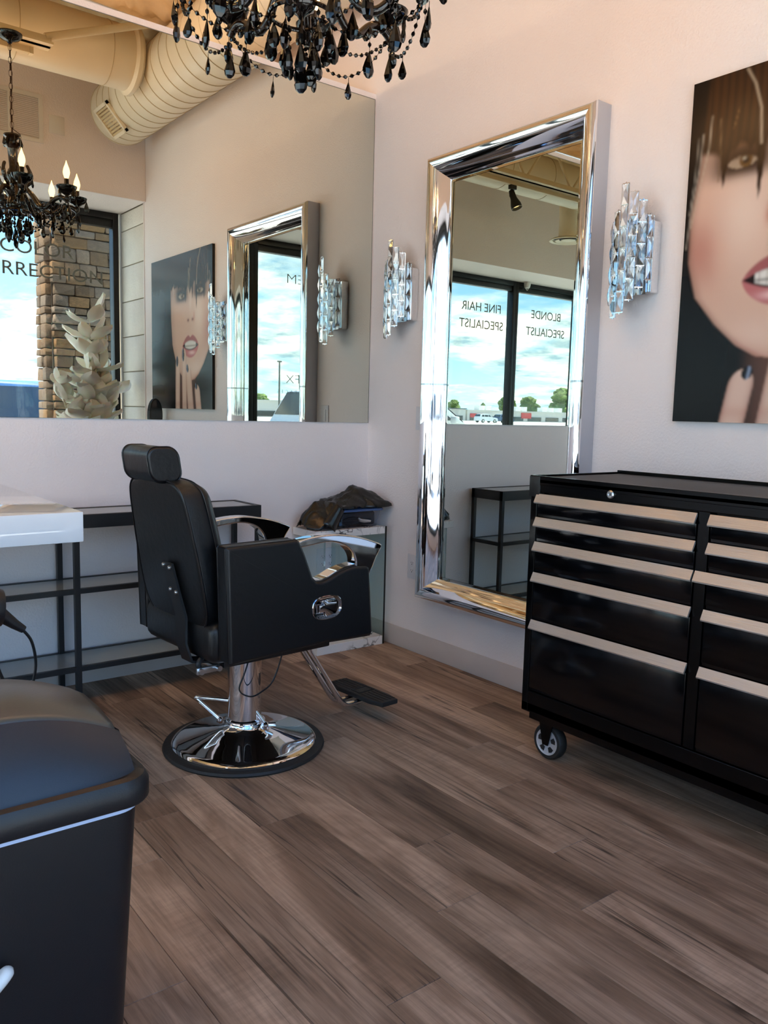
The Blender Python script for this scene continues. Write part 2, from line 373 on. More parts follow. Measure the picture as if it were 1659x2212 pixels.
# ================================================================== ROOM SHELL
XL, YF, ZC = -6.16, -3.74, 3.75
fl = struct('floor', B().box(XL, 0.12, YF, 2.1, -0.12, -0.0035), M['gap'])
me_pl = {}
def plank(x0, x1, y0, y1):
    g = 0.0005
    L = round(y1-y0, 2)
    b = B(); c = 0.0009
    hx, hy = (x1-x0)/2-g, (y1-y0)/2-g
    lo = [(-hx, -hy, -0.003), (hx, -hy, -0.003), (hx, hy, -0.003), (-hx, hy, -0.003)]
    mi = [(x, y, -c) for x, y, z in lo]; tp = [(x-c*(1 if x > 0 else -1), y-c*(1 if y > 0 else -1), 0) for x, y, z in lo]
    b.loft([lo, mi, tp])
    o = obj('plank', b, M['wood'], fl, smooth=0, loc=((x0+x1)/2, (y0+y1)/2, 0)); return o
PW = 0.1475; PL = 1.22
joint = {0: -1.54, -1: -2.33, -2: -1.32, -3: -1.535, 1: -0.93, 2: -1.89, 3: -2.35, 4: -2.134, 5: -1.77, -4: -0.8}
rp = random.Random(3)
k = -32
while k <= 10:
    x0 = -1.51+PW*k; x1 = min(x0+PW, -0.001)
    if x0 > -0.01: break
    j = joint.get(k, -rp.uniform(0.1, 1.22)); j0 = j
    while j0 > YF: j0 -= PL
    while j0 < -0.01:
        a, b_ = max(j0, YF), min(j0+PL, -0.001)
        if b_-a > 0.03 and x0 > XL-0.01: plank(x0, x1, a, b_)
        j0 += PL
    k += 1
struct('wall_back', B().box(XL, 0, 0, 0.12, 0, 2.81), M['wall'])
struct('wall_right', B().box(0, 0.14, -3.10, 2.1, 0, ZC), M['wall'])
wr = struct('wall_right_block', B().box(0.02, 0.14, YF, -3.10, 0, ZC), M['mortar'])
zb = [0.0, 0.025, 0.32, 0.615, 0.91, 1.205, 1.50, 1.795, 2.09, 2.385, 2.68, 2.83]
for a, b_ in zip(zb, zb[1:]):
    if b_-a > 0.05: obj('block', B().box(0.004, 0.021, -3.62, -3.101, a+0.004, b_-0.004, 0.004), M['block'], wr)
struct('wall_left', B().box(XL-0.12, XL, -0.1, 2.1, 0, ZC), M['wall'])
struct('wall_left_lower', B().box(XL-0.12, XL, YF, -0.1, 0, 0.12), M['wall'])
struct('wall_left_upper', B().box(XL-0.12, XL, YF, -0.1, 2.83, ZC), M['wall'])
for i, (a, b_) in enumerate(((-3.72, -2.52), (-2.52, -1.31), (-1.31, -0.1))):  # unseen left-wall windows, added to let in more daylight
    fr = B().box(XL-0.10, XL-0.01, a, a+0.04, 0.12, 2.83).box(XL-0.10, XL-0.01, b_-0.04, b_, 0.12, 2.83).box(XL-0.10, XL-0.01, a+0.04, b_-0.04, 0.12, 0.18).box(XL-0.10, XL-0.01, a+0.04, b_-0.04, 2.73, 2.83)
    o = struct('window_%d' % (i+6), fr, M['black_frame'])
    obj('pane', B().box(XL-0.06, XL-0.054, a+0.03, b_-0.03, 0.17, 2.74), M['pane'], o, smooth=0)
struct('wall_far', B().box(XL, 0.14, 2.0, 2.12, 0, ZC), M['cream'])
struct('wall_front_upper', B().box(XL, 0.0, -3.74, -3.06, 2.83, ZC, 0.004), M['wall'])
struct('wall_front_lower', B().box(XL, 0.02, -3.74, -3.60, 0, 0.12), M['wall'])
# ceiling: sprayed foam on the roof deck
def foam():
    bm_ = bmesh.new(); nx, ny = 170, 110; V = []
    for i in range(nx+1):
        row = []
        for j in range(ny+1):
            x = XL+(0.14-XL)*(1-(1-i/nx)**1.0); y = YF+(2.1-YF)*j/ny
            z = ZC-0.05-0.05*noise.fractal(Vector((x*7, y*7, 0)), 0.9, 2.1, 4)-0.03*noise.noise(Vector((x*22, y*22, 3)))
            row.append(bm_.verts.new((x, y, z)))
        V.append(row)
    for i in range(nx):
        for j in range(ny): bm_.faces.new((V[i][j], V[i][j+1], V[i+1][j+1], V[i+1][j]))
    me = bpy.data.meshes.new('foam'); bm_.to_mesh(me); bm_.free(); me.shade_smooth(); return me
me = foam(); me.materials.append(pm('spray_foam', srgb(232, 204, 162), 0.85, noise_amt=0.10, noise_scale=6))
ce = bpy.data.objects.new('ceiling', me); C.objects.link(ce); ce['kind'] = 'structure'
ob = struct('ceiling_deck', B().box(XL-0.12, 0.14, YF, 2.12, ZC, ZC+0.1), M['cream'])
# baseboards
struct('baseboard_right', B().box(-0.010, -0.0005, -3.09, -0.0005, 0.001, 0.105, 0.003), M['base'], 30)
struct('baseboard_back', B().box(XL, -0.0105, -0.010, -0.0005, 0.001, 0.105, 0.003), M['base'], 30)
struct('trim_1', B().box(-0.004, 0.0, -3.112, -3.098, 0.0, 2.83), M['wall'])

# ------------------------------------------------------------------ windows
def text(s, size, loc, parent, align='CENTER', spacing=1.0, sx=1.0, off=0.0):
    cu = bpy.data.curves.new('lettering', 'FONT'); cu.body = s; cu.size = size; cu.align_x = align
    cu.space_character = spacing; cu.extrude = 0.0006; cu.offset = off; cu.materials.append(M['vinyl'])
    cu.resolution_u = 4
    o = bpy.data.objects.new('lettering', cu); C.objects.link(o); o.parent = parent
    o.location = loc; o.rotation_euler = (R(90), 0, 0); o.scale = (sx, 1, 1); return o
WX = [-0.02, -1.325, -2.56, -3.80, -4.925, -6.13]
ZS, ZH = 0.12, 2.83
for i in range(5):
    xb, xa = WX[i], WX[i+1]
    fr = B(); m_ = 0.048
    fr.box(xa, xa+m_, -3.72, -3.62, ZS, ZH, 0.003); fr.box(xb-m_, xb, -3.72, -3.62, ZS, ZH, 0.003)
    fr.box(xa+m_, xb-m_, -3.72, -3.62, ZH-0.055, ZH, 0.003); fr.box(xa+m_, xb-m_, -3.71, -3.635, ZH-0.115, ZH-0.055, 0.003)
    fr.box(xa+m_, xb-m_, -3.72, -3.62, ZS, ZS+0.06, 0.003)
    o = struct('window_%d' % (i+1), fr, M['black_frame'], 30)
    obj('pane', B().box(xa+m_-0.01, xb-m_+0.01, -3.684, -3.678, ZS+0.05, ZH-0.11), M['pane'], o, smooth=0)
    if i == 0:
        xc = (xa+xb)/2+0.0
        sub(text('COLOR', 0.152, (xc, -3.676, 2.412), o, sx=1.11, off=0.0), 'pale vinyl lettering reading COLOR')
        sub(text('CORRECTION', 0.152, (xc, -3.676, 2.235), o, sx=1.11, off=0.0), 'pale vinyl lettering reading CORRECTION')
    if i == 1:
        sub(text('EM', 0.135, (-1.715, -3.676, 2.455), o, 'RIGHT', sx=1.25, off=-0.003), 'pale vinyl lettering reading EM')
        sub(text('FX', 0.125, (-1.72, -3.676, 1.475), o, 'RIGHT', sx=1.2, off=-0.003), 'pale vinyl lettering reading FX')
        sub(text('D SPACES', 0.05, (-1.625, -3.676, 1.375), o, 'RIGHT', spacing=1.9, off=-0.001), 'small pale vinyl lettering')
    if i == 3:
        sub(text('FINE HAIR', 0.145, (-4.41, -3.676, 2.43), o, sx=1.0, off=0.0), 'vinyl lettering reading FINE HAIR')
        sub(text('SPECIALIST', 0.145, (-4.415, -3.676, 2.23), o, sx=1.03, off=0.0), 'vinyl lettering reading SPECIALIST')
    if i == 4:
        sub(text('BLONDE', 0.145, (-5.55, -3.676, 2.43), o, sx=1.0, off=0.0), 'vinyl lettering reading BLONDE')
        sub(text('SPECIALIST', 0.145, (-5.55, -3.676, 2.22), o, sx=1.03, off=0.0), 'vinyl lettering reading SPECIALIST')

# ------------------------------------------------------------------ mirrors
t = thing('wall_mirror', 'large frameless mirror covering the upper back wall above the black console', 'mirror', (-1.5, 0, 1.148))
GX0, GX1 = -5.2, -0.0115
obj('glass', B().box(GX0+1.5, GX1+1.5, -0.006, -0.0005, 0, 2.779-1.148), M['mirror_back'], t, smooth=0)
sub(obj('edge', B().box(GX1+1.5, GX1+1.503, -0.0065, -0.0005, 0, 2.779-1.148).box(GX0+1.5, GX1+1.503, -0.0065, -0.0005, 1.631, 1.634), M['pole'], t, smooth=0), 'dark polished glass edge')

t = thing('framed_mirror', 'tall rectangular mirror in a wide chrome frame on the right wall', 'mirror', (0, -1.0, 0.311))
FY0, FY1, FZ0, FZ1 = 0.4796, -0.4757, 0.0, 2.0562
prof = [(0.0, 0.078), (0.004, 0.088), (0.012, 0.095), (0.022, 0.0976), (0.032, 0.0965), (0.045, 0.092), (0.058, 0.083), (0.070, 0.071), (0.082, 0.055), (0.092, 0.040), (0.100, 0.030), (0.103, 0.022)]
corners = [(FY0, FZ0, -1, 1), (FY1, FZ0, 1, 1), (FY1, FZ1, 1, -1), (FY0, FZ1, -1, -1)]
def finep(p, n=4):
    q = smoothpath([(a, b_, 0) for a, b_ in p], n); return [(v.x, v.y) for v in q]
pf = finep(prof, 3)
names = ['bottom', 'near', 'top', 'far']
for i in range(4):
    A, D = corners[i], corners[(i+1) % 4]
    b = B()
    ra = [(-x, A[0]+A[2]*w_, A[1]+A[3]*w_) for w_, x in pf]; rd = [(-x, D[0]+D[2]*w_, D[1]+D[3]*w_) for w_, x in pf]
    if i in (1, 3):   # the uprights are made of two lengths joined at a band
        zj = 1.03
        mid = [(-x, a[1], zj) for (w_, x), a in zip(pf, ra)]
        first = (ra, mid); second = (mid, rd)
        b.loft([list(p) for p in first], closed=False, cap=False); obj('frame_rail', b, M['chrome'], t, 50)
        b = B(); b.loft([list(p) for p in second], closed=False, cap=False); obj('frame_rail', b, M['chrome'], t, 50)
        band = B(); band.loft([[(-x-0.0015, a[1], zj-0.004) for (w_, x), a in zip(pf, ra)], [(-x-0.0015, a[1], zj+0.004) for (w_, x), a in zip(pf, ra)]], closed=False, cap=False)
        sub(obj('joint_band', band, M['chrome_dark'], t, 50), 'thin dark joint band')
    else:
        b.loft([ra, rd], closed=False, cap=False); obj('frame_rail', b, M['chrome'], t, 50)
    sd = B().loft([[(0, A[0], A[1]), (-0.078, A[0], A[1])], [(0, D[0], D[1]), (-0.078, D[0], D[1])]], closed=False, cap=False)
    sub(obj('side_panel', sd, M['silver_side'], t, 0), 'satin silver outer side')
w0 = 0.101
obj('glass', B().box(-0.022, -0.016, FY1+w0, FY0-w0, FZ0+w0, FZ1-w0), M['mirror'], t, smooth=0)
bv = B(); bw = 0.014
y1_, y0_, z0_, z1_ = FY1+w0, FY0-w0, FZ0+w0, FZ1-w0
out_ = [(-0.0225, y0_, z0_), (-0.0225, y1_, z0_), (-0.0225, y1_, z1_), (-0.0225, y0_, z1_)]
inn = [(-0.0240, y0_-bw, z0_+bw), (-0.0240, y1_+bw, z0_+bw), (-0.0240, y1_+bw, z1_-bw), (-0.0240, y0_-bw, z1_-bw)]
for i in range(4):
    j = (i+1) % 4; bv.poly([out_[i], out_[j], inn[j], inn[i]])
sub(obj('bevel_strip', bv, M['mirror'], t, 0), 'bevelled glass border')
obj('backing_board', B().box(-0.016, -0.0005, FY1+0.002, FY0-0.002, FZ0+0.002, FZ1-0.002), M['black_metal'], t, smooth=0)

# ------------------------------------------------------------------ poster (flat print on a thin panel)
def paint():
    W, H = 250, 262
    u = np.linspace(0, 1, W)[None, :].repeat(H, 0); v = np.linspace(0, 1, H)[:, None].repeat(W, 1)
    lin = lambda c: np.array(srgb(*c)[:3])
    img = np.zeros((H, W, 3)); img[:] = lin((15, 13, 16))
    rng = np.random.RandomState(2)
    ss = lambda a, b_, x: (lambda t_: t_*t_*(3-2*t_))(np.clip((x-a)/(b_-a), 0, 1))
    def mixin(mask, c):
        nonlocal img
        c = lin(c) if len(c) == 3 and max(c) > 1 else np.array(c); img = img*(1-mask[..., None])+c*mask[..., None]
    # backdrop on the far side, its grey gradient painted in as window glare
    bgd = ss(0.60, 0.85, u)
    mixin(bgd*0.55*ss(0.15, 0.6, v), (70, 72, 80)); mixin(bgd*0.5*np.exp(-((v-0.12)/0.08)**2), (90, 74, 60))
    # face outline (left edge, right edge) as function of v
    vl = [0.16, 0.186, 0.192, 0.225, 0.289, 0.372, 0.478, 0.607, 0.724, 1.0]; ul = [0.40, 0.307, 0.265, 0.202, 0.127, 0.054, 0.022, 0.017, 0.036, 0.06]
    vr = [0.16, 0.2, 0.25, 0.313, 0.421, 0.579, 0.684, 0.85, 1.0]; ur = [0.36, 0.45, 0.52, 0.572, 0.627, 0.648, 0.652, 0.655, 0.62]
    L = np.interp(v, vl, ul); Rr = np.interp(v, vr, ur)
    face = ss(-0.006, 0.006, u-L)*ss(-0.006, 0.006, Rr-u)
    # neck
    neck = ss(0.20, 0.3, u)*ss(0.58, 0.46, u)*ss(0.26, 0.2, v)
    mixin(neck*0.9, (96, 66, 56))
    mixin(face, (214, 176, 156))
    mixin(face*np.exp(-((u-0.20)/0.09)**2-((v-0.60)/0.13)**2)*0.8, (232, 204, 186))
    mixin(face*np.exp(-((u-0.26)/0.10)**2-((v-0.25)/0.05)**2)*0.6, (228, 196, 178))
    mixin(face*np.exp(-((u-L-0.035)/0.07)**2-((v-0.50)/0.10)**2)*0.62, (178, 104, 92))
    mixin(face*np.exp(-((Rr-u)/0.05)**2)*0.35, (150, 112, 98))
    mixin(face*np.exp(-((u-L)/0.018)**2)*0.5, (140, 96, 80))
    mixin(face*np.exp(-((v-np.interp(u, [0.2, 0.3, 0.45], [0.21, 0.17, 0.20]))/0.03)**2)*0.5, (170, 104, 92))
    # nose
    for (nu, nv) in ((0.367, 0.568), (0.297, 0.570)):
        mixin(np.exp(-((u-nu)/0.016)**2-((v-nv)/0.010)**2), (110, 56, 50))
    mixin(face*np.exp(-((u-0.275)/0.012)**2-((v-0.585)/0.03)**2)*0.6, (196, 120, 104))
    mixin(face*np.exp(-((u-0.333)/0.018)**2)*ss(0.58, 0.7, v)*0.4, (240, 218, 202))
    # lips
    um = 0.333; hw = 0.126
    q = np.clip((u-um)/hw, -1, 1)
    top = 0.407+0.070*(1-q**2)**0.8-0.018*np.exp(-(q/0.16)**2); mid_t = 0.407+0.030*(1-q**2); mid_b = 0.407-0.030*(1-q**2); bot = 0.407-0.078*(1-q**2)**0.6
    inm = (np.abs(u-um) < hw)
    lip = inm*ss(bot-0.004, bot+0.004, v)*ss(top+0.004, top-0.004, v)
    mixin(lip, (186, 110, 110)); mixin(lip*(v > 0.42)*0.55, (142, 78, 78))
    mixin(lip*np.exp(-((v-0.36)/0.012)**2-((u-0.31)/0.05)**2)*0.7, (246, 206, 204))
    mouth = inm*ss(mid_b-0.003, mid_b+0.003, v)*ss(mid_t+0.003, mid_t-0.003, v)
    mixin(mouth, (36, 20, 20))
    teeth = mouth*(np.abs(u-um) < 0.085)*ss(mid_b+0.004, mid_b+0.010, v)
    mixin(teeth, (226, 220, 212)); mixin(teeth*(np.abs(((u-um)/0.024) % 1-0.5) > 0.44)*0.6, (150, 130, 124)); mixin(teeth*np.exp(-((v-0.404)/0.004)**2)*0.7, (60, 40, 40))
    # eyes
    for s_, eu, ev in ((1, 0.180, 0.742), (-1, 0.475, 0.728)):
        mixin(face*np.exp(-((u-eu)/0.10)**4-((v-ev-0.022)/0.062)**4)*0.90, (40, 25, 18)); mixin(face*np.exp(-((u-eu)/0.075)**4-((v-ev-0.004)/0.036)**4)*0.9, (20, 12, 10))
        q2 = (u-eu)/0.047; e = (np.abs(q2) < 1)*((v-ev) < 0.019*(1-q2**2)**0.8)*((v-ev) > -0.017*(1-q2**2)**0.7)
        mixin(e*0.9, (190, 166, 142)); iris = (((u-eu-0.012*s_)/0.021)**2+((v-ev-0.004)/0.021)**2 < 1)*e*1.0
        mixin(iris, (104, 76, 40)); mixin((((u-eu-0.012*s_)/0.010)**2+((v-ev-0.004)/0.010)**2 < 1)*e*1.0, (14, 9, 8))
        mixin(np.exp(-((u-eu-0.006*s_)/0.006)**2-((v-ev-0.010)/0.004)**2)*e, (245, 236, 214))
        mixin(e*ss(0.004, 0.016, v-ev)*0.6, (24, 16, 12))
        mixin(np.exp(-((u-eu)/0.05)**4-((v-ev-0.052)/0.010)**2)*face*0.55, (128, 88, 62))
    # fringe: dark hair over the forehead, ragged tips, strands
    n_ = 60; tips = np.interp(u, np.linspace(0, 1, n_), 0.775+0.05*rng.rand(n_)-0.01)
    tips = tips-0.14*np.exp(-((u-0.238)/0.012)**2)-0.11*np.exp(-((u-0.121)/0.010)**2)-0.10*np.exp(-((u-0.30)/0.010)**2)-0.09*np.exp(-((u-0.41)/0.012)**2)-0.05*np.exp(-((u-0.34)/0.012)**2)
    mixin(face*ss(0.67, 0.76, v)*0.35, (70, 40, 24)); hair = ss(-0.012, 0.012, v-tips)
    fine = 0.5+0.5*np.sin(u*420+7*np.sin(v*5)+rng.rand()*3)*np.sin(u*173+3*v)
    mixin(hair, (34, 21, 14)); mixin(hair*fine*0.55*np.exp(-((v-0.93)/0.10)**2), (92, 56, 30)); mixin(hair*fine*0.35, (66, 42, 28))
    side = ss(L+0.012, L-0.012, u)*ss(0.40, 0.55, v); mixin(side, (22, 16, 15))
    # bright wet strands
    for pts, wd, c in (([(0.071, 0.894), (0.066, 0.80), (0.045, 0.70), (0.020, 0.58)], 0.0030, (188, 172, 150)), ([(0.045, 0.85), (0.038, 0.75), (0.022, 0.66), (0.008, 0.52)], 0.0030, (170, 160, 146)),
                       ([(0.03, 0.84), (0.024, 0.72), (0.012, 0.62)], 0.0024, (150, 142, 130)), ([(0.10, 0.88), (0.107, 0.78), (0.104, 0.70)], 0.0026, (120, 96, 72)),
                       ([(0.175, 0.999), (0.205, 0.95), (0.228, 0.88), (0.236, 0.78)], 0.0042, (206, 184, 156)), ([(0.33, 0.96), (0.345, 0.86), (0.35, 0.74)], 0.003, (196, 170, 140)),
                       ([(0.36, 0.90), (0.365, 0.80), (0.362, 0.72)], 0.003, (210, 190, 160)), ([(0.16, 0.90), (0.145, 0.84)], 0.002, (130, 96, 66)), ([(0.60, 0.82), (0.62, 0.70), (0.625, 0.6)], 0.003, (190, 180, 170))):
        P = np.array(pts)
        uu = np.interp(-v, -P[:, 1], P[:, 0]); msk = (v < P[0, 1])*(v > P[-1, 1])*np.exp(-((u-uu)/(wd*0.62))**2); mixin(msk*0.85, c)
    # fingers with dark nails
    for (bu, tu, tv, hw_, nt_, nb) in ((0.205, 0.235, 0.155, 0.040, 0.163, 0.125), (0.33, 0.375, 0.285, 0.045, 0.288, 0.235), (0.43, 0.440, 0.39, 0.036, 0.397, 0.309), (0.545, 0.538, 0.345, 0.036, 0.348, 0.275)):
        cu_ = bu+(tu-bu)*np.clip(v/tv, 0, 1); hw2 = hw_*np.sqrt(np.clip(1-np.clip((v-tv+0.05)/0.05, 0, 1)**2, 0, 1))
        fm = ss(-0.003, 0.003, hw2-np.abs(u-cu_))*(v < tv)
        mixin(fm, (222, 188, 170)); mixin(fm*np.clip(((u-cu_)/hw_)**2, 0, 1)**2*0.7, (160, 108, 94)); mixin(fm*np.exp(-((v-0.03)/0.02)**2)*0.3, (190, 130, 112))
        nm = (((u-cu_-0.012)/0.018)**2+((v-(nt_+nb)/2)/((nt_-nb)/2))**2 < 1)*1.0; mixin(nm, (18, 16, 20)); mixin(nm*np.exp(-((u-cu_-0.017)/0.004)**2), (150, 165, 190))
    bl = img.copy()
    for ax in (0, 1): bl = (np.roll(bl, 1, ax)+2*bl+np.roll(bl, -1, ax))/4
    bl[0], bl[-1], bl[:, 0], bl[:, -1] = img[0], img[-1], img[:, 0], img[:, -1]
    return W, H, bl
W_, H_, img = paint()
PY0, PY1, PZ0, PZ1 = -1.8326, -2.9098, 1.1976, 2.3324
t = thing('poster', 'large unframed portrait print of a dark-haired woman touching her lips on right wall', 'poster', (0, PY0, PZ0))
yy = -np.linspace(0, 1, W_)*(PY0-PY1); zz_ = np.linspace(0, 1, H_)*(PZ1-PZ0)
co = np.zeros((H_, W_, 3)); co[..., 0] = -0.0205; co[..., 1] = yy[None, :]; co[..., 2] = zz_[:, None]
idx = np.arange(H_*W_).reshape(H_, W_)
quads = np.stack([idx[:-1, :-1], idx[1:, :-1], idx[1:, 1:], idx[:-1, 1:]], -1).reshape(-1, 4)[:, ::-1]
me = bpy.data.meshes.new('print'); me.from_pydata(co.reshape(-1, 3).tolist(), [], quads.tolist())
ca = me.color_attributes.new('ink', 'FLOAT_COLOR', 'POINT'); ca.data.foreach_set('color', np.concatenate([img, np.ones((H_, W_, 1))], -1).astype(np.float32).ravel())
m = pm('poster_print', (0.5, 0.5, 0.5), 0.24, spec=0.16, coat=0.0); nt = NT(m.node_tree); a = nt.new('ShaderNodeVertexColor', layer_name='ink'); nt.link(a.outputs[0], nt.n['Principled BSDF'].inputs['Base Color'])
me.materials.append(m); o = bpy.data.objects.new('print', me); C.objects.link(o); o.parent = t
obj('panel', B().box(-0.0203, -0.0005, PY1-PY0, 0, 0, PZ1-PZ0, 0.001, 1), M['blacktrim'], t)

# ------------------------------------------------------------------ outlets and switch
def plate(name, label, origin, rotz, wd, ht, gangs, sw=False, cat='outlet'):
    """plate on a wall; local x along wall, y outwards is -y"""
    t = thing(name, label, cat, origin, rotz)
    obj('cover_plate', B().box(-wd/2, wd/2, -0.006, -0.0005, -ht/2, ht/2, 0.002), M['outlet'], t)
    for gx in gangs:
        for gz in ((0.0,) if sw else (0.0195, -0.0195)):
            if sw: obj('rocker', B().box(gx-0.016, gx+0.016, -0.009, -0.005, -0.033, 0.033, 0.001), M['outlet'], t); continue
            f = obj('receptacle', B().lathe([(0.0165, 0), (0.0165, 0.0015), (0.0155, 0.002)], 20, (gx, -0.006, gz), (0, -1, 0)), M['outlet'], t)
            sl = B().box(gx-0.0075, gx-0.0055, -0.0085, -0.0078, gz-0.001, gz+0.006).box(gx+0.0055, gx+0.0075, -0.0085, -0.0078, gz-0.001, gz+0.006)
            sl.lathe([(0.0026, 0), (0.0026, 0.0006)], 8, (gx, -0.0079, gz-0.0065), (0, -1, 0))
            sub(obj('slots', sl, M['slot'], f, 0), 'dark socket slots')
    return t
plate('wall_outlet', 'white double wall outlet on the back wall behind the glass shelf', (-0.262, 0, 0.432), 0, 0.118, 0.125, (-0.023, 0.023))
plate('wall_outlet', 'white outlet on the right wall low beside the chrome framed mirror', (0, -0.40, 0.435), R(-90), 0.075, 0.125, (0,))
plate('light_switch', 'white light switch plate left of the chrome mirror at mid height', (0, -0.432, 1.18), R(-90), 0.075, 0.115, (0,), True, 'switch')

# ------------------------------------------------------------------ duct work, joist, ceiling fittings
t = thing('spiral_duct', 'cream painted large round spiral duct running below the foam ceiling', 'duct', (-0.268, 0, 3.39))
rD = 0.226
obj('pipe', B().lathe([(0.02, -2.885), (rD-0.03, -2.885), (rD-0.008, -2.878), (rD, -2.86), (rD, 1.995)], 64, (0, 0, 0), (0, 1, 0)), M['duct'], t, 30)
sm = B(); y = -2.84
while y < 1.98:
    mt = Matrix.Rotation(R(90), 3, 'X') @ Matrix.Rotation(R(4), 3, 'Y')
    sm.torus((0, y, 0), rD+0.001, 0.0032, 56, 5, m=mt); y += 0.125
o = obj('seam', sm, pm('seam_tan', srgb(206, 190, 160), 0.6), t, 60); o['kind'] = 'stuff'; sub(o, 'raised spiral seams')  # seams coloured a darker tan than the duct
a0 = R(222); nrm = Vector((math.cos(a0), 0, math.sin(a0)))
mt = Matrix.Translation(nrm*(rD+0.004)+Vector((0, -2.60, 0))) @ Matrix.Rotation(-a0, 4, 'Y')
g = B(); hy, hz = 0.125, 0.115
g.box(-0.01, 0.012, -hy, hy, -hz, -hz+0.022, mat=mt).box(-0.01, 0.012, -hy, hy, hz-0.022, hz, mat=mt).box(-0.01, 0.012, -hy, -hy+0.022, -hz, hz, mat=mt).box(-0.01, 0.012, hy-0.022, hy, -hz, hz, mat=mt)
obj('register_frame', g, M['duct'], t)
gs_ = B()
for k in range(9): gs_.box(-0.004, 0.004, -hy+0.02, hy-0.02, -0.085+k*0.021-0.004, -0.085+k*0.021+0.009, mat=mt)
sub(obj('register_blades', gs_, pm('register_beige', srgb(206, 184, 142), 0.6), t, 0), 'beige louvre blades')
t = thing('branch_duct', 'cream round branch duct joining the spiral duct from the left', 'duct', (-0.50, -1.97, 3.43))
obj('pipe', B().lathe([(0.19, 0.0), (0.19, 5.58)], 48, (0, 0, 0), (-1, 0, 0)), M['duct'], t, 30)
sm = B()
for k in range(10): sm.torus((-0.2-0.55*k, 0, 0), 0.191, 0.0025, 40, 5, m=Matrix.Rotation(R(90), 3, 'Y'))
o = obj('seam', sm, pm('seam_tan2', srgb(190, 172, 140), 0.6), t, 60); o['kind'] = 'stuff'  # seam rings a darker tan than the pipe
obj('collar', B().lathe([(0.215, 0.02), (0.215, 0.045), (0.192, 0.06)], 40, (0, 0, 0), (-1, 0, 0)), M['duct'], t, 30)

t = thing('roof_joist', 'cream open-web steel roof joist that carries the chandelier', 'joist', (-1.15, -1.55, 3.20))
obj('bottom_chord', B().box(-4.94, 0.0, -0.055, -0.012, 0, 0.012).box(-4.94, 0.0, 0.012, 0.055, 0, 0.012).box(-4.94, 0.0, -0.017, -0.012, 0, 0.055).box(-4.94, 0.0, 0.012, 0.017, 0, 0.055), M['cream'], t, 0)
obj('top_chord', B().box(-4.94, 1.1, -0.05, 0.05, 0.43, 0.44).box(-4.94, 1.1, -0.017, 0.017, 0.385, 0.43), M['cream'], t, 0)
for k in range(16):
    x0 = -0.15-k*0.3; up0 = k % 2
    obj('web_rod', B().cyl((x0, 0, 0.02 if up0 else 0.42), (x0-0.3, 0, 0.42 if up0 else 0.02), 0.011, 8), M['cream'], t)
obj('end_strut', B().cyl((-0.03, 0, 0.05), (0.86, 0, 0.41), 0.022, 10), M['cream'], t)
obj('hanger_strap', B().box(-0.33, -0.29, -0.02, 0.02, 0.03, 0.40, mat=None), M['cream'], t, 0)
t = thing('light_track', 'cream light track fixed along the bottom of the roof joist', 'track', (-4.3, -1.62, 3.165))
obj('rail', B().box(-1.79, 3.05, -0.018, 0.018, 0, 0.034, 0.003), M['cream'], t)
obj('end_cap', B().box(3.05, 3.07, -0.02, 0.02, -0.002, 0.036), M['cream'], t, 0)

def track_head(loc, aim, label, power, col=(1.0, 0.80, 0.58), group=None):
    t = thing('track_light', label, 'spotlight', loc, 0, group)
    obj('adapter', B().box(-0.035, 0.035, -0.018, 0.018, -0.035, 0.0, 0.003), M['blacktrim'], t)
    a = Vector(aim).normalized(); piv = Vector((0, 0, -0.075))
    obj('yoke', B().tube([(-0.012, 0, -0.035), (-0.03, 0, -0.06), (-0.03, 0, -0.10)], 0.004, 6).tube([(0.012, 0, -0.035), (0.03, 0, -0.06), (0.03, 0, -0.10)], 0.004, 6), M['blacktrim'], t)
    st = piv-a*0.02
    obj('lamp_housing', B().lathe([(0.008, -0.02), (0.02, -0.015), (0.026, 0.02), (0.028, 0.06), (0.045, 0.115), (0.047, 0.15), (0.042, 0.15), (0.040, 0.125), (0.0, 0.12)], 28, st, a, cap=False), M['blacktrim'], t)
    obj('lens', B().lathe([(0.038, 0.1255), (0.02, 0.130), (0.001, 0.132)], 24, st, a), M['spotface'], t)
    d = bpy.data.lights.new('spot_lamp', 'SPOT'); d.energy = power; d.color = col; d.spot_size = R(100); d.spot_blend = 0.8; d.shadow_soft_size = 0.04
    l = bpy.data.objects.new('spot_lamp', d); C.objects.link(l); l.parent = t; l.location = st+a*0.17; l.rotation_euler = a.to_track_quat('-Z', 'Y').to_euler()
    return t
track_head((-2.72, -1.62, 3.165), (-0.12, 0.35, -0.9), 'small black track spotlight with a glowing warm lens under the joist', 8)
WARM = (1.0, 0.56, 0.26)
for x, a, p, lb in ((-1.95, (0.92, 0.05, -0.12), 1.4, 'added unseen black track spotlight at the end of the track aimed at the right wall'), (-4.6, (0.3, 0.9, -0.6), 3.0, 'added unseen black track spotlight aimed at the back wall beyond the drop duct'), (-5.6, (0.5, -0.6, -0.8), 3.0, 'added unseen black track spotlight farthest along the track, aimed at the windows')):  # extra heads out of view, added to brighten and warm the room
    track_head((x, -1.62, 3.165), a, lb, p, WARM, 'added unseen track spotlights')
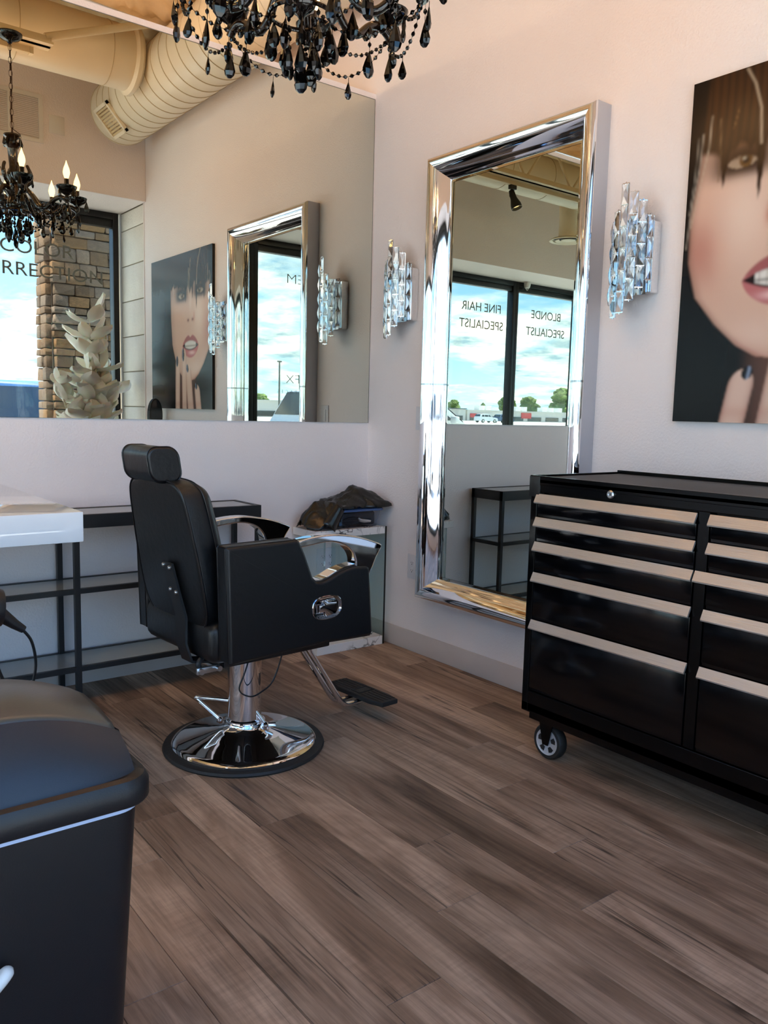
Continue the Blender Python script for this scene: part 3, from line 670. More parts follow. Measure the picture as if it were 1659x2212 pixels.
# round supply diffuser on a drop duct
t = thing('ceiling_diffuser', 'round cream ceiling diffuser on a vertical drop duct', 'vent', (-4.42, -2.42, 3.06))
obj('drop_duct', B().tube([(0, 0, 0.03), (0, 0, 0.25), (0.02, 0, 0.45), (0.10, 0, 0.68)], 0.105, 24), M['duct'], t)
obj('rim', B().lathe([(0.10, 0.04), (0.19, 0.012), (0.20, 0.0), (0.19, -0.004), (0.165, 0.006)], 40, cap=False), M['duct'], t)
obj('cone_ring', B().lathe([(0.14, 0.004), (0.10, 0.016), (0.096, 0.014), (0.136, 0.0)], 36, cap=False), M['duct'], t)
obj('cone_ring', B().lathe([(0.075, 0.006), (0.03, 0.018), (0.001, 0.018)], 30, cap=False).lathe([(0.001, 0.004), (0.05, 0.0), (0.075, 0.006)], 30, cap=False), M['duct'], t)
obj('dark_core', B().lathe([(0.001, 0.022), (0.17, 0.022)], 30, cap=False), M['strip_dark'], t)
t = tag(obj('flexible_conduit', B().tube(smoothpath([(-3.2, -1.68, 3.30), (-3.45, -1.70, 3.31), (-3.62, -1.71, 3.28), (-3.66, -1.71, 3.235), (-3.60, -1.705, 3.215)]), 0.008, 8), M['cable']), 'black flexible conduit looping beside the drop duct', 'conduit')
t = tag(obj('metal_conduit', B().tube(smoothpath([(-1.75, 0.02, 2.822), (-1.45, 0.03, 2.825), (-1.15, 0.05, 2.822), (-0.95, 0.05, 2.818)]), 0.008, 8), M['steel']), 'thin silver flexible conduit lying along the top of the back wall', 'conduit')
# return grille and blank plate on the front wall
t = thing('return_grille', 'cream louvred return air grille on the wall above the windows', 'vent', (-1.02, -3.06, 3.28))
obj('grille_frame', B().box(-0.24, 0.24, 0, 0.012, 0.14, 0.17).box(-0.24, 0.24, 0, 0.012, -0.17, -0.14).box(-0.24, -0.21, 0, 0.012, -0.14, 0.14).box(0.21, 0.24, 0, 0.012, -0.14, 0.14).box(0.0, 0.014, 0, 0.012, -0.14, 0.14), M['register'], t, 0)
sl = B()
for k in range(22):
    z = -0.136+k*0.0128
    sl.poly([(-0.21, 0.002, z+0.009), (0.0, 0.002, z+0.009), (0.0, 0.011, z), (-0.21, 0.011, z)]).poly([(0.014, 0.002, z+0.009), (0.21, 0.002, z+0.009), (0.21, 0.011, z), (0.014, 0.011, z)])
o = obj('louvres', sl, M['register'], t, 0); o['kind'] = 'stuff'
tag(obj('blank_plate', B().box(-0.735, -0.625, -3.06, -3.054, 3.20, 3.33, 0.002), M['register']), 'square cream blank plate beside the return grille', 'plate')
t = thing('motion_sensor', 'small white motion sensor above the window mullion', 'sensor', (-5.05, -3.56, 2.83))
obj('housing', B().lathe([(0.001, -0.075), (0.03, -0.07), (0.04, -0.04), (0.042, -0.001)], 20), M['white_plastic'], t)
obj('ring', B().torus((0, 0, -0.075), 0.02, 0.004, 16, 6, m=Matrix.Rotation(R(90), 3, 'X')), M['white_plastic'], t)
# unseen lamps of the suite behind the partition, made globes to light its ceiling
M['globe'] = emis('warm_globe', (1.0, 0.70, 0.42), 3.0)
for x, e, lab in ((-1.3, 5.5, 'unseen warm globe lamp nearest the corner in the suite behind the back wall'), (-3.9, 11, 'second unseen warm globe lamp in the suite behind the back wall')):
    t = thing('globe_pendant', lab, 'pendant lamp', (x, 1.0, 2.95), 0, 'unseen lamps of the suite behind')
    obj('globe', B().sphere((0, 0, 0), 0.09, 20), M['globe'], t); obj('cord', B().cyl((0, 0, 0.085), (0, 0, 0.74), 0.003, 6), M['cable'], t)
    for s_ in (-1, 1):
        d = bpy.data.lights.new('globe_lamp', 'POINT'); d.energy = e/2; d.color = (1.0, 0.72, 0.44); d.shadow_soft_size = 0.0
        l = bpy.data.objects.new('globe_lamp', d); C.objects.link(l); l.parent = t; l.location = (0, 0, 0.12*s_)
# ================================================================== STYLING CHAIR (local: +X forward, Z up)
ch = thing('salon_chair', 'black leatherette hydraulic salon chair with chrome armrests and round chrome base', 'chair', (-1.262, -0.982, 0), R(4))
obj('floor_ring', B().lathe([(0.20, 0.0), (0.283, 0.0), (0.288, 0.006), (0.284, 0.014), (0.262, 0.018), (0.22, 0.018)], 72), M['rubber'], ch)
obj('base_cone', B().lathe([(0.255, 0.016), (0.257, 0.022), (0.250, 0.029), (0.236, 0.033), (0.228, 0.034), (0.15, 0.052), (0.10, 0.066), (0.078, 0.080), (0.074, 0.092), (0.062, 0.094)], 80, cap=False), M['chrome'], ch, 50)
obj('column', B().lathe([(0.066, 0.085), (0.066, 0.10), (0.060, 0.105), (0.060, 0.37)], 48), M['chrome'], ch)
obj('piston_tube', B().cyl((0.045, 0.055, 0.1), (0.045, 0.055, 0.36), 0.022, 24), M['chrome'], ch)
def loc_(p):   # world point -> chair local
    v = Vector(p)-Vector((-1.262, -0.982, 0)); return Matrix.Rotation(R(-4), 3, 'Z') @ v
pv1, pv2 = loc_((-1.325, -0.915, 0.085)), loc_((-1.215, -1.052, 0.085)); t1, t2 = loc_((-1.402, -0.867, 0.17)), loc_((-1.266, -1.021, 0.17))
b = B(); b.tube([pv1]+bez(pv1+(t1-pv1)*0.85, t1, t1, t1+(t2-t1)*0.12, 5)+bez(t2+(t1-t2)*0.12, t2, t2, pv2+(t2-pv2)*0.85, 5)+[pv2], 0.0065, 10)
pump = obj('pump_pedal', b, M['chrome'], ch)
obj('pivot_block', B().sphere(pv1, 0.012, 10, (1, 1, 0.8)).sphere(pv2, 0.014, 10, (1, 1, 0.8)).cyl(pv2, pv2+Vector((0.03, -0.02, 0)), 0.008), M['chrome'], pump)
obj('seat_frame', B().box(-0.18, 0.26, -0.16, 0.16, 0.355, 0.395, 0.006), M['black_metal'], ch)
obj('seat_cushion', B().box(-0.268, 0.285, -0.238, 0.238, 0.395, 0.53, 0.035, 4), M['leather'], ch)
# side panels with the stepped outline
side = [(-0.262, 0.778), (-0.255, 0.785), (0.0, 0.787), (0.012, 0.779), (0.036, 0.729), (0.066, 0.655), (0.082, 0.640), (0.106, 0.637), (0.135, 0.645), (0.168, 0.659), (0.205, 0.669), (0.245, 0.675), (0.300, 0.670), (0.312, 0.662), (0.320, 0.58), (0.333, 0.430), (0.326, 0.418), (0.25, 0.420), (0.12, 0.425), (-0.235, 0.414), (-0.250, 0.420)]
for s in (-1, 1):
    b = B(); b.prism(side, s*0.245, s*0.312, lambda u, v, w_: (u, w_, v), 0.012, 3)
    p = wn(obj('side_panel', b, M['leather'], ch, 50))
    st = [(u*0.995-0.001, v) for u, v in side]
    # piping along both face edges
    for yy_ in (s*0.302, s*0.255):
        obj('piping', B().tube([(a_, yy_, c_) for a_, c_ in side+[side[0]]], 0.0022, 6), M['leather2'], p)
    # chrome armrest: flat blade curving forward and down
    outer = [(0.000, 0.779), (0.055, 0.788), (0.12, 0.793), (0.18, 0.790), (0.25, 0.779), (0.31, 0.763), (0.365, 0.743), (0.374, 0.734), (0.368, 0.722), (0.350, 0.697), (0.336, 0.668), (0.320, 0.640)]
    inner = [(0.000, 0.757), (0.05, 0.761), (0.10, 0.766), (0.14, 0.767), (0.18, 0.760), (0.215, 0.745), (0.240, 0.722), (0.252, 0.697), (0.254, 0.668), (0.256, 0.640)]
    pts = [(q.x, q.y) for q in smoothpath([(a_, c_, 0) for a_, c_ in outer], 3)]+[(q.x, q.y) for q in smoothpath([(a_, c_, 0) for a_, c_ in inner[::-1]], 3)]
    b = B(); b.prism(pts, s*0.254, s*0.304, lambda u, v, w_: (u, w_, v), 0.006, 3); arm = wn(obj('armrest', b, M['chrome'], ch, 50))
    cap = [(-0.01, 0.0), (0.075, 0.0), (0.09, 0.004), (0.12, 0.004)]
    strip = [(0.078, 0.641), (0.106, 0.6395), (0.135, 0.6475), (0.168, 0.6615), (0.205, 0.6715), (0.255, 0.678)]
    b = B(); b.loft([[(x, s*0.252, z), (x, s*0.300, z), (x, s*0.300, z+0.0035), (x, s*0.252, z+0.0035)] for x, z in strip]); obj('chrome_strip', b, M['chrome'], ch, 40)
# backrest
def xr(z): return -0.262-0.185*(z-0.5)
outl = []
half = [(q.x, q.y) for q in smoothpath([(0.0, 0.977, 0), (-0.08, 0.976, 0), (-0.138, 0.968, 0), (-0.174, 0.945, 0), (-0.192, 0.90, 0), (-0.205, 0.80, 0), (-0.213, 0.70, 0), (-0.214, 0.60, 0), (-0.200, 0.54, 0), (-0.16, 0.505, 0), (-0.08, 0.495, 0), (0.0, 0.494, 0)], 3)]
outl = half+[(-u, v) for u, v in half[::-1][1:-1]]
rings = []
def ins(o_, d, cz=0.74):
    r = []
    n = len(o_)
    for i in range(n):
        a_ = Vector(o_[i-1]); c_ = Vector(o_[(i+1) % n]); tt = (c_-a_).normalized(); nn = Vector((-tt.y, tt.x))
        p = Vector(o_[i]); 
        if (p+nn*0.01-Vector((0, cz))).length > (p-Vector((0, cz))).length: nn = -nn
        r.append(p+nn*d)
    return r
for dX, d in ((0.0, 0.012), (0.004, 0.003), (0.010, 0.0), (0.052, 0.0), (0.085, 0.004), (0.104, 0.016), (0.114, 0.040), (0.118, 0.075)):
    rings.append([(xr(p.y)+dX, p.x, p.y) for p in ins(outl, d)])
back = wn(obj('backrest', B().loft(rings), M['leather'], ch, 60))
obj('piping', B().tube([(xr(p.y)+0.004, p.x, p.y) for p in ins(outl, -0.0005)+ins(outl, -0.0005)[:1]], 0.0035, 6).tube([(xr(p.y)+0.075, p.x, p.y) for p in ins(outl, -0.0005)+ins(outl, -0.0005)[:1]], 0.0022, 6), M['leather2'], back)
# headrest: rounded block lying across the top
hr = [(c_[0], c_[1]) for c_ in rrect(0.054, 0.056, 0.036, 6)]
rings = []
for y_, k in ((-0.094, 0.86), (-0.092, 0.95), (-0.085, 1.0), (0.085, 1.0), (0.092, 0.95), (0.094, 0.86)):
    rings.append([(-0.350+u*k-0.16*v*k, y_, 1.024+v*k) for u, v in hr])
head = wn(obj('headrest', B().loft(rings), M['leather'], ch, 50))
for y_ in (-0.087, 0.087):
    obj('piping', B().tube([(-0.350+u*1.01-0.16*v, y_, 1.024+v*1.01) for u, v in hr+hr[:1]], 0.0022, 6), M['leather2'], head)
obj('headrest_post', B().box(-0.330, -0.320, -0.02, 0.02, 0.93, 1.0), M['chrome'], ch)
# back bracket
path = [(xr(0.70)-0.010, -0.030, 0.705), (xr(0.60)-0.010, -0.050, 0.60), (xr(0.53)-0.012, -0.068, 0.53), (-0.290, -0.085, 0.45), (-0.275, -0.095, 0.392), (-0.20, -0.10, 0.380), (-0.10, -0.10, 0.380)]
rings = []
for i, p in enumerate(path):
    p = Vector(p); hw = 0.034 if i < 5 else 0.03; nx = Vector((-1, 0, 0)) if i < 4 else Vector((-0.5, 0, -0.86))
    rings.append([p+Vector((0, -hw, 0)), p+Vector((0, hw, 0)), p+Vector((0, hw, 0))+nx*0.008, p+Vector((0, -hw, 0))+nx*0.008])
br = obj('back_bracket', B().loft(rings), M['black_metal'], ch, 30)
for p in ((0.695, -0.012), (0.690, -0.050), (0.615, -0.030), (0.610, -0.066)):
    obj('bolt', B().lathe([(0.007, 0.0), (0.0065, 0.004), (0.004, 0.006), (0.001, 0.006)], 12, (xr(p[0])-0.018, p[1], p[0]), (-1, 0, 0)), M['steel'], br)
lk = obj('recline_link', B().box(-0.275, -0.19, -0.155, -0.145, 0.350, 0.372, 0.003, 2, Matrix.Rotation(0, 4, 'Z')).cyl((-0.20, -0.17, 0.362), (-0.20, -0.02, 0.362), 0.009), M['steel'], ch)
obj('link_pin', B().cyl((-0.262, -0.165, 0.361), (-0.262, -0.145, 0.361), 0.010, 14), M['steel'], lk)
obj('link_hook', B().tube(smoothpath([(-0.17, -0.12, 0.40), (-0.24, -0.135, 0.40), (-0.262, -0.14, 0.385), (-0.258, -0.14, 0.362)]), 0.009, 8), M['black_metal'], ch)
# recline lever recess on both side panels
for s in (-1, 1):
    ov = []
    cxx, czz = 0.124, 0.549
    def oval(hw, hh, y_):
        r = []
        for i in range(32):
            a_ = 2*PI*i/32; ex = 0.75
            r.append((cxx+hw*math.copysign(abs(math.cos(a_))**ex, math.cos(a_)), s*y_, czz+hh*math.copysign(abs(math.sin(a_))**ex, math.sin(a_))))
        return r
    b = B().loft([oval(0.063, 0.041, 0.3105), oval(0.063, 0.041, 0.3150), oval(0.0605, 0.0385, 0.3165), oval(0.056, 0.034, 0.3150), oval(0.050, 0.030, 0.3125), oval(0.02, 0.01, 0.3122)])
    rc = obj('lever_recess', b, M['chrome_dark'], ch, 45)
    lv = [(0.095, 0.575), (0.150, 0.580), (0.168, 0.565), (0.170, 0.545), (0.160, 0.525), (0.118, 0.520), (0.112, 0.536), (0.090, 0.534), (0.088, 0.560), (0.108, 0.560)]
    obj('lever', B().prism(lv, s*0.3135, s*0.3200, lambda u, v, w_: (u, w_, v), 0.002, 2), M['chrome'], rc)
# footrest
for y_ in (-0.028, 0.028):
    obj('footrest_bar', B().tube([(0.20, y_, 0.392), (0.262, y_, 0.31)]+bez((0.40, y_, 0.105), (0.432, y_, 0.058), (0.44, y_, 0.052), (0.50, y_, 0.052), 8)+[(0.58, y_, 0.055)], 0.011, 14), M['chrome'], ch)
fp = obj('footplate', B().prism([(0.505, -0.10), (0.522, -0.165), (0.600, -0.165), (0.612, -0.10), (0.612, 0.10), (0.600, 0.165), (0.522, 0.165), (0.505, 0.10)], 0.064, 0.084, lambda u, v, w_: (u, v, w_), 0.004, 2), M['rubber'], ch)
b = B()
for k in range(5): b.box(0.520+k*0.018, 0.526+k*0.018, -0.152, -0.036, 0.083, 0.0865, 0.001, 1).box(0.520+k*0.018, 0.526+k*0.018, 0.036, 0.152, 0.083, 0.0865, 0.001, 1)
b.box(0.520, 0.600, -0.026, -0.022, 0.083, 0.087).box(0.520, 0.600, 0.022, 0.026, 0.083, 0.087).box(0.520, 0.524, -0.026, 0.026, 0.083, 0.087).box(0.596, 0.6, -0.026, 0.026, 0.083, 0.087)
o = obj('tread_ribs', b, M['rubber'], fp, 0); o['kind'] = 'stuff'
cb = [loc_(p) for p in ((-1.17, -1.09, 0.40), (-1.177, -1.1, 0.355), (-1.213, -1.1, 0.261), (-1.26, -1.1, 0.228), (-1.304, -1.1, 0.220), (-1.345, -1.1, 0.252), (-1.323, -1.1, 0.313), (-1.285, -1.09, 0.40))]
obj('control_cable', B().tube(smoothpath(cb), 0.0028, 8), M['cable'], ch)

# ================================================================== TOOLBOX
tb = thing('tool_chest', 'large black rolling tool chest with brushed metal drawer handles by right wall', 'cabinet', (0, 0, 0))
TX, TY0, TY1, TZ0, TZ1 = -0.50, -1.615, -2.945, 0.172, 1.0
XB = -0.012
b = B(); b.box(TX+0.02, XB, TY1, TY0, TZ0+0.03, 0.985).box(TX, TX+0.02, TY0-0.028, TY0, TZ0, 0.985, 0.002).box(TX, TX+0.02, TY1, TY1+0.028, TZ0, 0.985, 0.002)
b.box(TX, TX+0.02, TY1+0.028, TY0-0.028, 0.946, 0.99, 0.002).box(TX, TX+0.02, -2.283, -2.249, 0.25, 0.946, 0.001).box(TX, TX+0.02, TY1+0.028, TY0-0.028, TZ0, 0.245, 0.002)
b.box(TX+0.0, XB, TY1, TY0, TZ0-0.004, TZ0+0.03, 0.002)
body = obj('cabinet_body', b, M['toolframe'], tb, 0)
obj('base_channel', B().box(TX+0.02, XB-0.02, TY1+0.02, TY0-0.02, TZ0-0.034, TZ0-0.004, 0.002), M['toolframe'], tb, 0)
b = B(); b.box(TX-0.004, XB, TY1-0.004, TY0+0.004, 0.978, 0.990, 0.001)
b.box(TX-0.004, TX+0.006, TY1-0.004, TY0+0.004, 0.970, 1.002, 0.0015).box(XB-0.008, XB, TY1-0.004, TY0+0.004, 0.978, 1.008, 0.0015).box(TX-0.004, XB, TY0-0.006, TY0+0.004, 0.95, 1.002, 0.0015).box(TX-0.004, XB, TY1-0.004, TY1+0.006, 0.95, 1.002, 0.0015)
obj('top_tray', b, M['toolframe'], tb, 0)
obj('corner_guard', B().box(TX-0.0055, TX+0.03, TY0-0.042, TY0+0.0055, 0.930, 1.0, 0.003), M['blacktrim'], tb)
obj('top_mat', B().box(TX+0.007, XB-0.009, TY1+0.007, TY0-0.007, 0.990, 0.995), M['mat'], tb, 0)
def drawer(y0, y1, z0, z1, hy0=None):
    d = obj('drawer', B().box(TX-0.001, TX+0.0205, y1+0.004, y0-0.004, z0+0.010, z1-0.002, 0.003).box(TX+0.002, TX+0.018, y1+0.006, y0-0.006, z0+0.002, z0+0.010), M['toolblack'], tb, 30)
    hy = hy0 if hy0 is not None else y0-0.002
    pts = [(TX-0.001, z1-0.002), (TX-0.004, z1-0.001), (TX-0.018, z1-0.029), (TX-0.017, z1-0.033), (TX-0.012, z1-0.034), (TX-0.012, z1-0.030), (TX-0.001, z1-0.010)]
    obj('handle', B().prism(pts, y1+0.002, hy, lambda u, v, w_: (u, w_, v), 0), M['handle_al'], d, 20)
    return d
zl = [0.942, 0.862, 0.777, 0.670, 0.503, 0.248]
for a_, c_ in zip(zl, zl[1:]): drawer(-1.642, -2.248, c_, a_)
for i, (a_, c_) in enumerate(zip(zl, zl[1:])): drawer(-2.284, -2.917, c_, a_, -2.252 if i == 2 else None)
lk = obj('lock', B().lathe([(0.013, 0), (0.013, 0.006), (0.010, 0.009), (0.007, 0.009), (0.007, 0.006), (0.001, 0.006)], 24, (TX-0.0, -1.947, 0.966), (-1, 0, 0)), M['steel'], tb)
obj('keyhole', B().box(TX-0.0075, TX-0.006, -1.948, -1.946, 0.962, 0.970), M['slot'], lk, 0)
def caster_x(x, y, front=True):
    """wheel rolling along y, its hub facing -x"""
    zt = TZ0-0.034
    c = obj('caster', B().box(x-0.036, x+0.036, y-0.03, y+0.03, zt-0.005, zt, 0.002).prism([(y-0.03, zt-0.004), (y+0.03, zt-0.004), (y+0.012, 0.055), (y-0.012, 0.055)], x-0.029, x-0.025, lambda u, v, w_: (w_, u, v)).prism([(y-0.03, zt-0.004), (y+0.03, zt-0.004), (y+0.012, 0.055), (y-0.012, 0.055)], x+0.025, x+0.029, lambda u, v, w_: (w_, u, v)), M['toolframe'], tb, 20)
    obj('tyre', B().lathe([(0.046, -0.020), (0.058, -0.020), (0.063, -0.014), (0.0645, 0), (0.063, 0.014), (0.058, 0.020), (0.046, 0.020), (0.046, -0.020)], 40, (x, y, 0.0645), (1, 0, 0), cap=False), M['rubber'], c)
    hb = B().lathe([(0.047, -0.021), (0.047, -0.017), (0.043, -0.016), (0.043, 0.016), (0.047, 0.021)], 40, (x, y, 0.0645), (1, 0, 0), cap=False)
    hb.lathe([(0.001, -0.0195), (0.044, -0.0195), (0.047, -0.021)], 40, (x, y, 0.0645), (1, 0, 0), cap=False)
    hub = sub(obj('hub', hb, M['hub'], c, 30), 'silver hub cap')
    dk = B()
    for k in range(5):
        a_ = 2*PI*k/5+0.3; cs, sn = math.cos(a_), math.sin(a_)
        q = [(0.020, -0.006), (0.036, -0.012), (0.040, 0.0), (0.036, 0.012), (0.020, 0.006)]
        dk.prism([(y+u*cs-v*sn, 0.0645+u*sn+v*cs) for u, v in q], x-0.0203, x-0.019, lambda u, v, w_: (w_, u, v))
    dk.lathe([(0.001, -0.025), (0.010, -0.025), (0.011, -0.019)], 16, (x, y, 0.0645), (1, 0, 0))
    sub(obj('hub_cutouts', dk, M['slot'], c, 0), 'dark hub openings')
for x, y in ((-0.435, -1.70), (-0.435, -2.86), (-0.08, -1.70), (-0.08, -2.86)): caster_x(x, y)

# ================================================================== BLACK CONSOLE (metal frame, glass shelves)
def console(name, label, x0, x1, y0, y1, ztop, zs, legs, group=None):
    t = thing(name, label, 'console table', (0, 0, 0)); r = 0.011
    for lx in legs:
        for ly in (y0+r, y1-r): obj('leg', B().box(lx-r, lx+r, ly-r, ly+r, 0, ztop, 0.001, 1), M['black_metal'], t, 0)
    b = B(); h = 0.052
    b.box(x0, x1, y0-0.001, y0+0.02, ztop-h, ztop+0.002, 0.001, 1).box(x0, x1, y1-0.02, y1+0.001, ztop-h, ztop+0.002, 0.001, 1).box(x0, x0+0.02, y0, y1, ztop-h, ztop+0.002).box(x1-0.02, x1, y0, y1, ztop-h, ztop+0.002)
    obj('top_frame', b, M['black_metal'], t, 0)
    obj('glass_top', B().box(x0+0.018, x1-0.018, y0+0.018, y1-0.018, ztop-0.006, ztop), M['shelfglass_top'], t, 0)
    for z in zs:
        b = B(); q = 0.010
        b.box(x0, x1, y0+0.001, y0+0.02, z-q, z+q).box(x0, x1, y1-0.02, y1-0.001, z-q, z+q).box(x0, x0+0.02, y0+0.02, y1-0.02, z-q, z+q).box(x1-0.02, x1, y0+0.02, y1-0.02, z-q, z+q)
        s_ = obj('shelf_frame', b, M['black_metal'], t, 0)
        obj('shelf_glass', B().box(x0+0.018, x1-0.018, y0+0.018, y1-0.018, z+0.002, z+0.008), M['shelfglass_top'], s_, 0)
    return t
M['shelfglass_top'] = pm('frosted_shelf_glass', srgb(196, 206, 206), 0.08, Transmission_Weight=0.55)
console('console_table', 'black metal console table with glass shelves along the back wall behind the salon chair', -3.2, -0.80, -0.272, -0.022, 0.772, (0.468, 0.150), (-0.811, -1.622, -2.41, -3.189))

# ================================================================== GLASS SHELF WITH MARBLE SLABS
t = thing('glass_side_table', 'low glass-sided table with marble-look top and bottom slabs in the corner', 'table', (0, 0, 0))
gx0, gx1, gy0, gy1 = -0.455, -0.048, -0.225, -0.016
obj('marble_top', B().box(gx0-0.02, gx1, gy0, gy1, 0.585, 0.622, 0.0015, 1), M['marble'], t, 0)
obj('marble_base', B().box(gx0, gx1, gy0, gy1, 0.0, 0.045, 0.0015, 1), M['marble'], t, 0)
for x in (gx1+0.0005, gx0+0.03):
    g = obj('glass_side', B().box(x, x+0.009, gy0, gy1, 0.001 if x > -0.1 else 0.046, 0.623 if x > -0.1 else 0.584), M['shelfglass'], t, 0)
    sub(obj('glass_edge', B().box(x-0.0002, x+0.0092, gy0-0.0015, gy0, 0.001 if x > -0.1 else 0.046, 0.623 if x > -0.1 else 0.584), M['blacktrim'] if x > -0.1 else M['shelfglass'], g, 0), 'dark glass edge')
obj('glass_back', B().box(-0.235, gx1, gy1, gy1+0.005, 0.046, 0.584), M['shelfglass'], t, 0)

# storage bin with things inside
t = thing('storage_bin', 'clear plastic storage bin with a blue lid on the corner glass table', 'bin', (-0.205, -0.118, 0.623))
b = B()
rings = [[(u, v, z) for u, v in rrect(hx, hy, 0.02, 4)] for hx, hy, z in ((0.135, 0.075, 0.0), (0.150, 0.088, 0.088))]
b.loft(rings, cap=False); b.poly([(u, v, 0.0005) for u, v in rrect(0.134, 0.074, 0.02, 4)])
obj('tub', b, M['clearplastic'], t, 30)
obj('lid', B().loft([[(u, v, z) for u, v in rrect(hx, hy, 0.022, 4)] for hx, hy, z in ((0.158, 0.094, 0.082), (0.160, 0.096, 0.086), (0.160, 0.096, 0.092), (0.150, 0.088, 0.097))]), M['bluelid'], t, 30)
c1 = tag(obj('black_tool_case', B().box(-0.335, -0.075, -0.175, -0.075, 0.628, 0.700, 0.014, 3).box(-0.30, -0.10, -0.182, -0.17, 0.655, 0.695, 0.006), M['darkcloth']), 'bundle of black styling tools packed inside the clear bin', 'styling tools')
t = thing('curling_iron', 'coiled black cord and silver tool end lying inside the clear bin', 'styling tool', (-0.205, -0.190, 0.655))
b = B().tube([(0.06*math.cos(a_)-0.03, 0.002*math.sin(a_*2), 0.020*math.sin(a_)) for a_ in np.linspace(0, 4*PI, 60)], 0.003, 6)
obj('cord', b, M['cable'], t)
obj('metal_tip', B().tube([(0.01, 0.0, 0.016), (0.02, 0.0, 0.004), (0.045, 0, 0.0), (0.085, 0, -0.004)], [0.006, 0.011, 0.012, 0.008], 10), M['steel'], t)

# black cape draped over the bin: grid following a hand-set profile
def cape():
    # stations along the length: (x, z_top, halfwidth, y) ; cross profile sags at both sides
    st = [(-0.490, 0.664, 0.05, -0.145), (-0.470, 0.700, 0.075, -0.14), (-0.440, 0.735, 0.09, -0.135), (-0.400, 0.758, 0.10, -0.13), (-0.350, 0.765, 0.105, -0.125), (-0.30, 0.775, 0.105, -0.12), (-0.24, 0.800, 0.105, -0.12), (-0.19, 0.823, 0.10, -0.115), (-0.15, 0.826, 0.10, -0.115), (-0.10, 0.800, 0.095, -0.115), (-0.05, 0.770, 0.085, -0.115), (-0.015, 0.744, 0.05, -0.115), (0.0-0.004, 0.733, 0.012, -0.115)]
    P = smoothpath([(a_, c_, e_) for a_, c_, e_, f_ in st], 5); n = len(P); NJ = 26; bm_ = bmesh.new(); V = []
    for i, p in enumerate(P):
        row = []
        for j in range(NJ+1):
            s_ = -1+2*j/NJ; x = p.x; hw = p.z
            # base height: bin lid level under the middle, droops past it
            drop = 0.030*abs(s_)**2.2*(1.0 if x > -0.36 else 1.6)
            floor_z = 0.7225 if x > -0.37 else max(0.626, 0.7225-(-0.37-x)*0.95)
            z = p.y-(p.y-floor_z)*abs(s_)**1.7
            if x < -0.37: z = p.y-(p.y-max(0.626, p.y-0.11))*abs(s_)**1.3
            w_ = 0.010*noise.noise(Vector((x*17, s_*2.6, 0)))+0.007*noise.noise(Vector((x*30+s_*5, s_*5, 4)))-0.006*abs(noise.noise(Vector((x*11-s_*3, s_*3.5, 9))))
            y = -0.118-0.075*max(0.0, (x+0.16)/0.15)+hw*s_+0.006*noise.noise(Vector((x*14, s_*3, 7)))
            row.append(bm_.verts.new((x+0.006*noise.noise(Vector((s_*6, x*5, 2))), max(-0.235, min(-0.016, y)), max(z+w_*1.3, floor_z+0.001 if x > -0.36 else 0.6265))))
        V.append(row)
    for i in range(n-1):
        for j in range(NJ): bm_.faces.new((V[i][j], V[i+1][j], V[i+1][j+1], V[i][j+1]))
    # hanging front sleeve towards the table
    prev = None
    for k in range(9):
        f_ = k/8; cx_ = -0.315-0.085*f_; cz_ = 0.735-0.098*f_; cy_ = -0.205-0.022*f_
        row = []
        for j in range(9):
            s_ = -1+2*j/8; row.append(bm_.verts.new((cx_+0.030*s_*(0.8+0.4*f_), cy_-0.016*(1-s_*s_), cz_-0.024*s_+0.003*noise.noise(Vector((s_*4, f_*6, 1))))))
        if prev:
            for j in range(8): bm_.faces.new((prev[j], row[j], row[j+1], prev[j+1]))
        prev = row
    bmesh.ops.recalc_face_normals(bm_, faces=bm_.faces[:])
    me = bpy.data.meshes.new('cape'); bm_.to_mesh(me); bm_.free(); me.shade_smooth(); me.materials.append(M['cape']); return me
cp = bpy.data.objects.new('salon_cape', cape()); C.objects.link(cp)
md = cp.modifiers.new('thick', 'SOLIDIFY'); md.thickness = 0.0015; md.offset = 1
tag(cp, 'crumpled glossy black vinyl cape draped over the clear bin', 'cape')

# ================================================================== WHITE DESK
t = thing('white_desk', 'thick white glossy desk top entering from the left above the console', 'desk', (0, 0, 0))
obj('desk_top', B().box(-3.6, -1.927, -1.32, -0.42, 0.838, 0.92, 0.004), M['white_gloss'], t)
for y in (-1.27, -0.47):
    for x in (-3.5, -2.62): obj('leg', B().box(x-0.02, x+0.02, y-0.02, y+0.02, 0, 0.838), M['black_metal'], t, 0)
# hair dryer hanging by its holder from the desk front
t = thing('hair_dryer', 'black hair dryer with looping cord hanging at the left edge below the white desk', 'hair dryer', (-2.235, -1.50, 0.745))
obj('holder', B().box(-0.20, -0.10, 0.0, 0.26, 0.085, 0.091).cyl((-0.14, 0.0, 0.088), (-0.14, 0.0, 0.03), 0.008), M['black_metal'], t)
obj('dryer_body', B().lathe([(0.012, -0.135), (0.036, -0.13), (0.042, -0.10), (0.043, -0.03), (0.047, 0.02), (0.048, 0.058), (0.043, 0.072), (0.020, 0.078)], 28, (-0.015, 0, -0.01), (1, 0, -0.12)), M['plastic_black'], t)
obj('nozzle', B().tube([(0.055, 0, -0.035), (0.085, 0, -0.062), (0.105, 0, -0.078)], [0.017, 0.012, 0.009], 12), M['plastic_black'], t)
obj('cord', B().tube(smoothpath([(0.10, 0.0, -0.075), (0.122, 0.0, -0.11), (0.130, 0.0, -0.17), (0.118, 0.0, -0.24), (0.112, 0.0, -0.36)]), 0.0035, 8).tube(smoothpath([(0.03, 0.0, -0.08), (0.045, 0, -0.16), (0.062, 0.0, -0.22), (0.078, 0, -0.36)]), 0.004, 8), M['cable'], t)

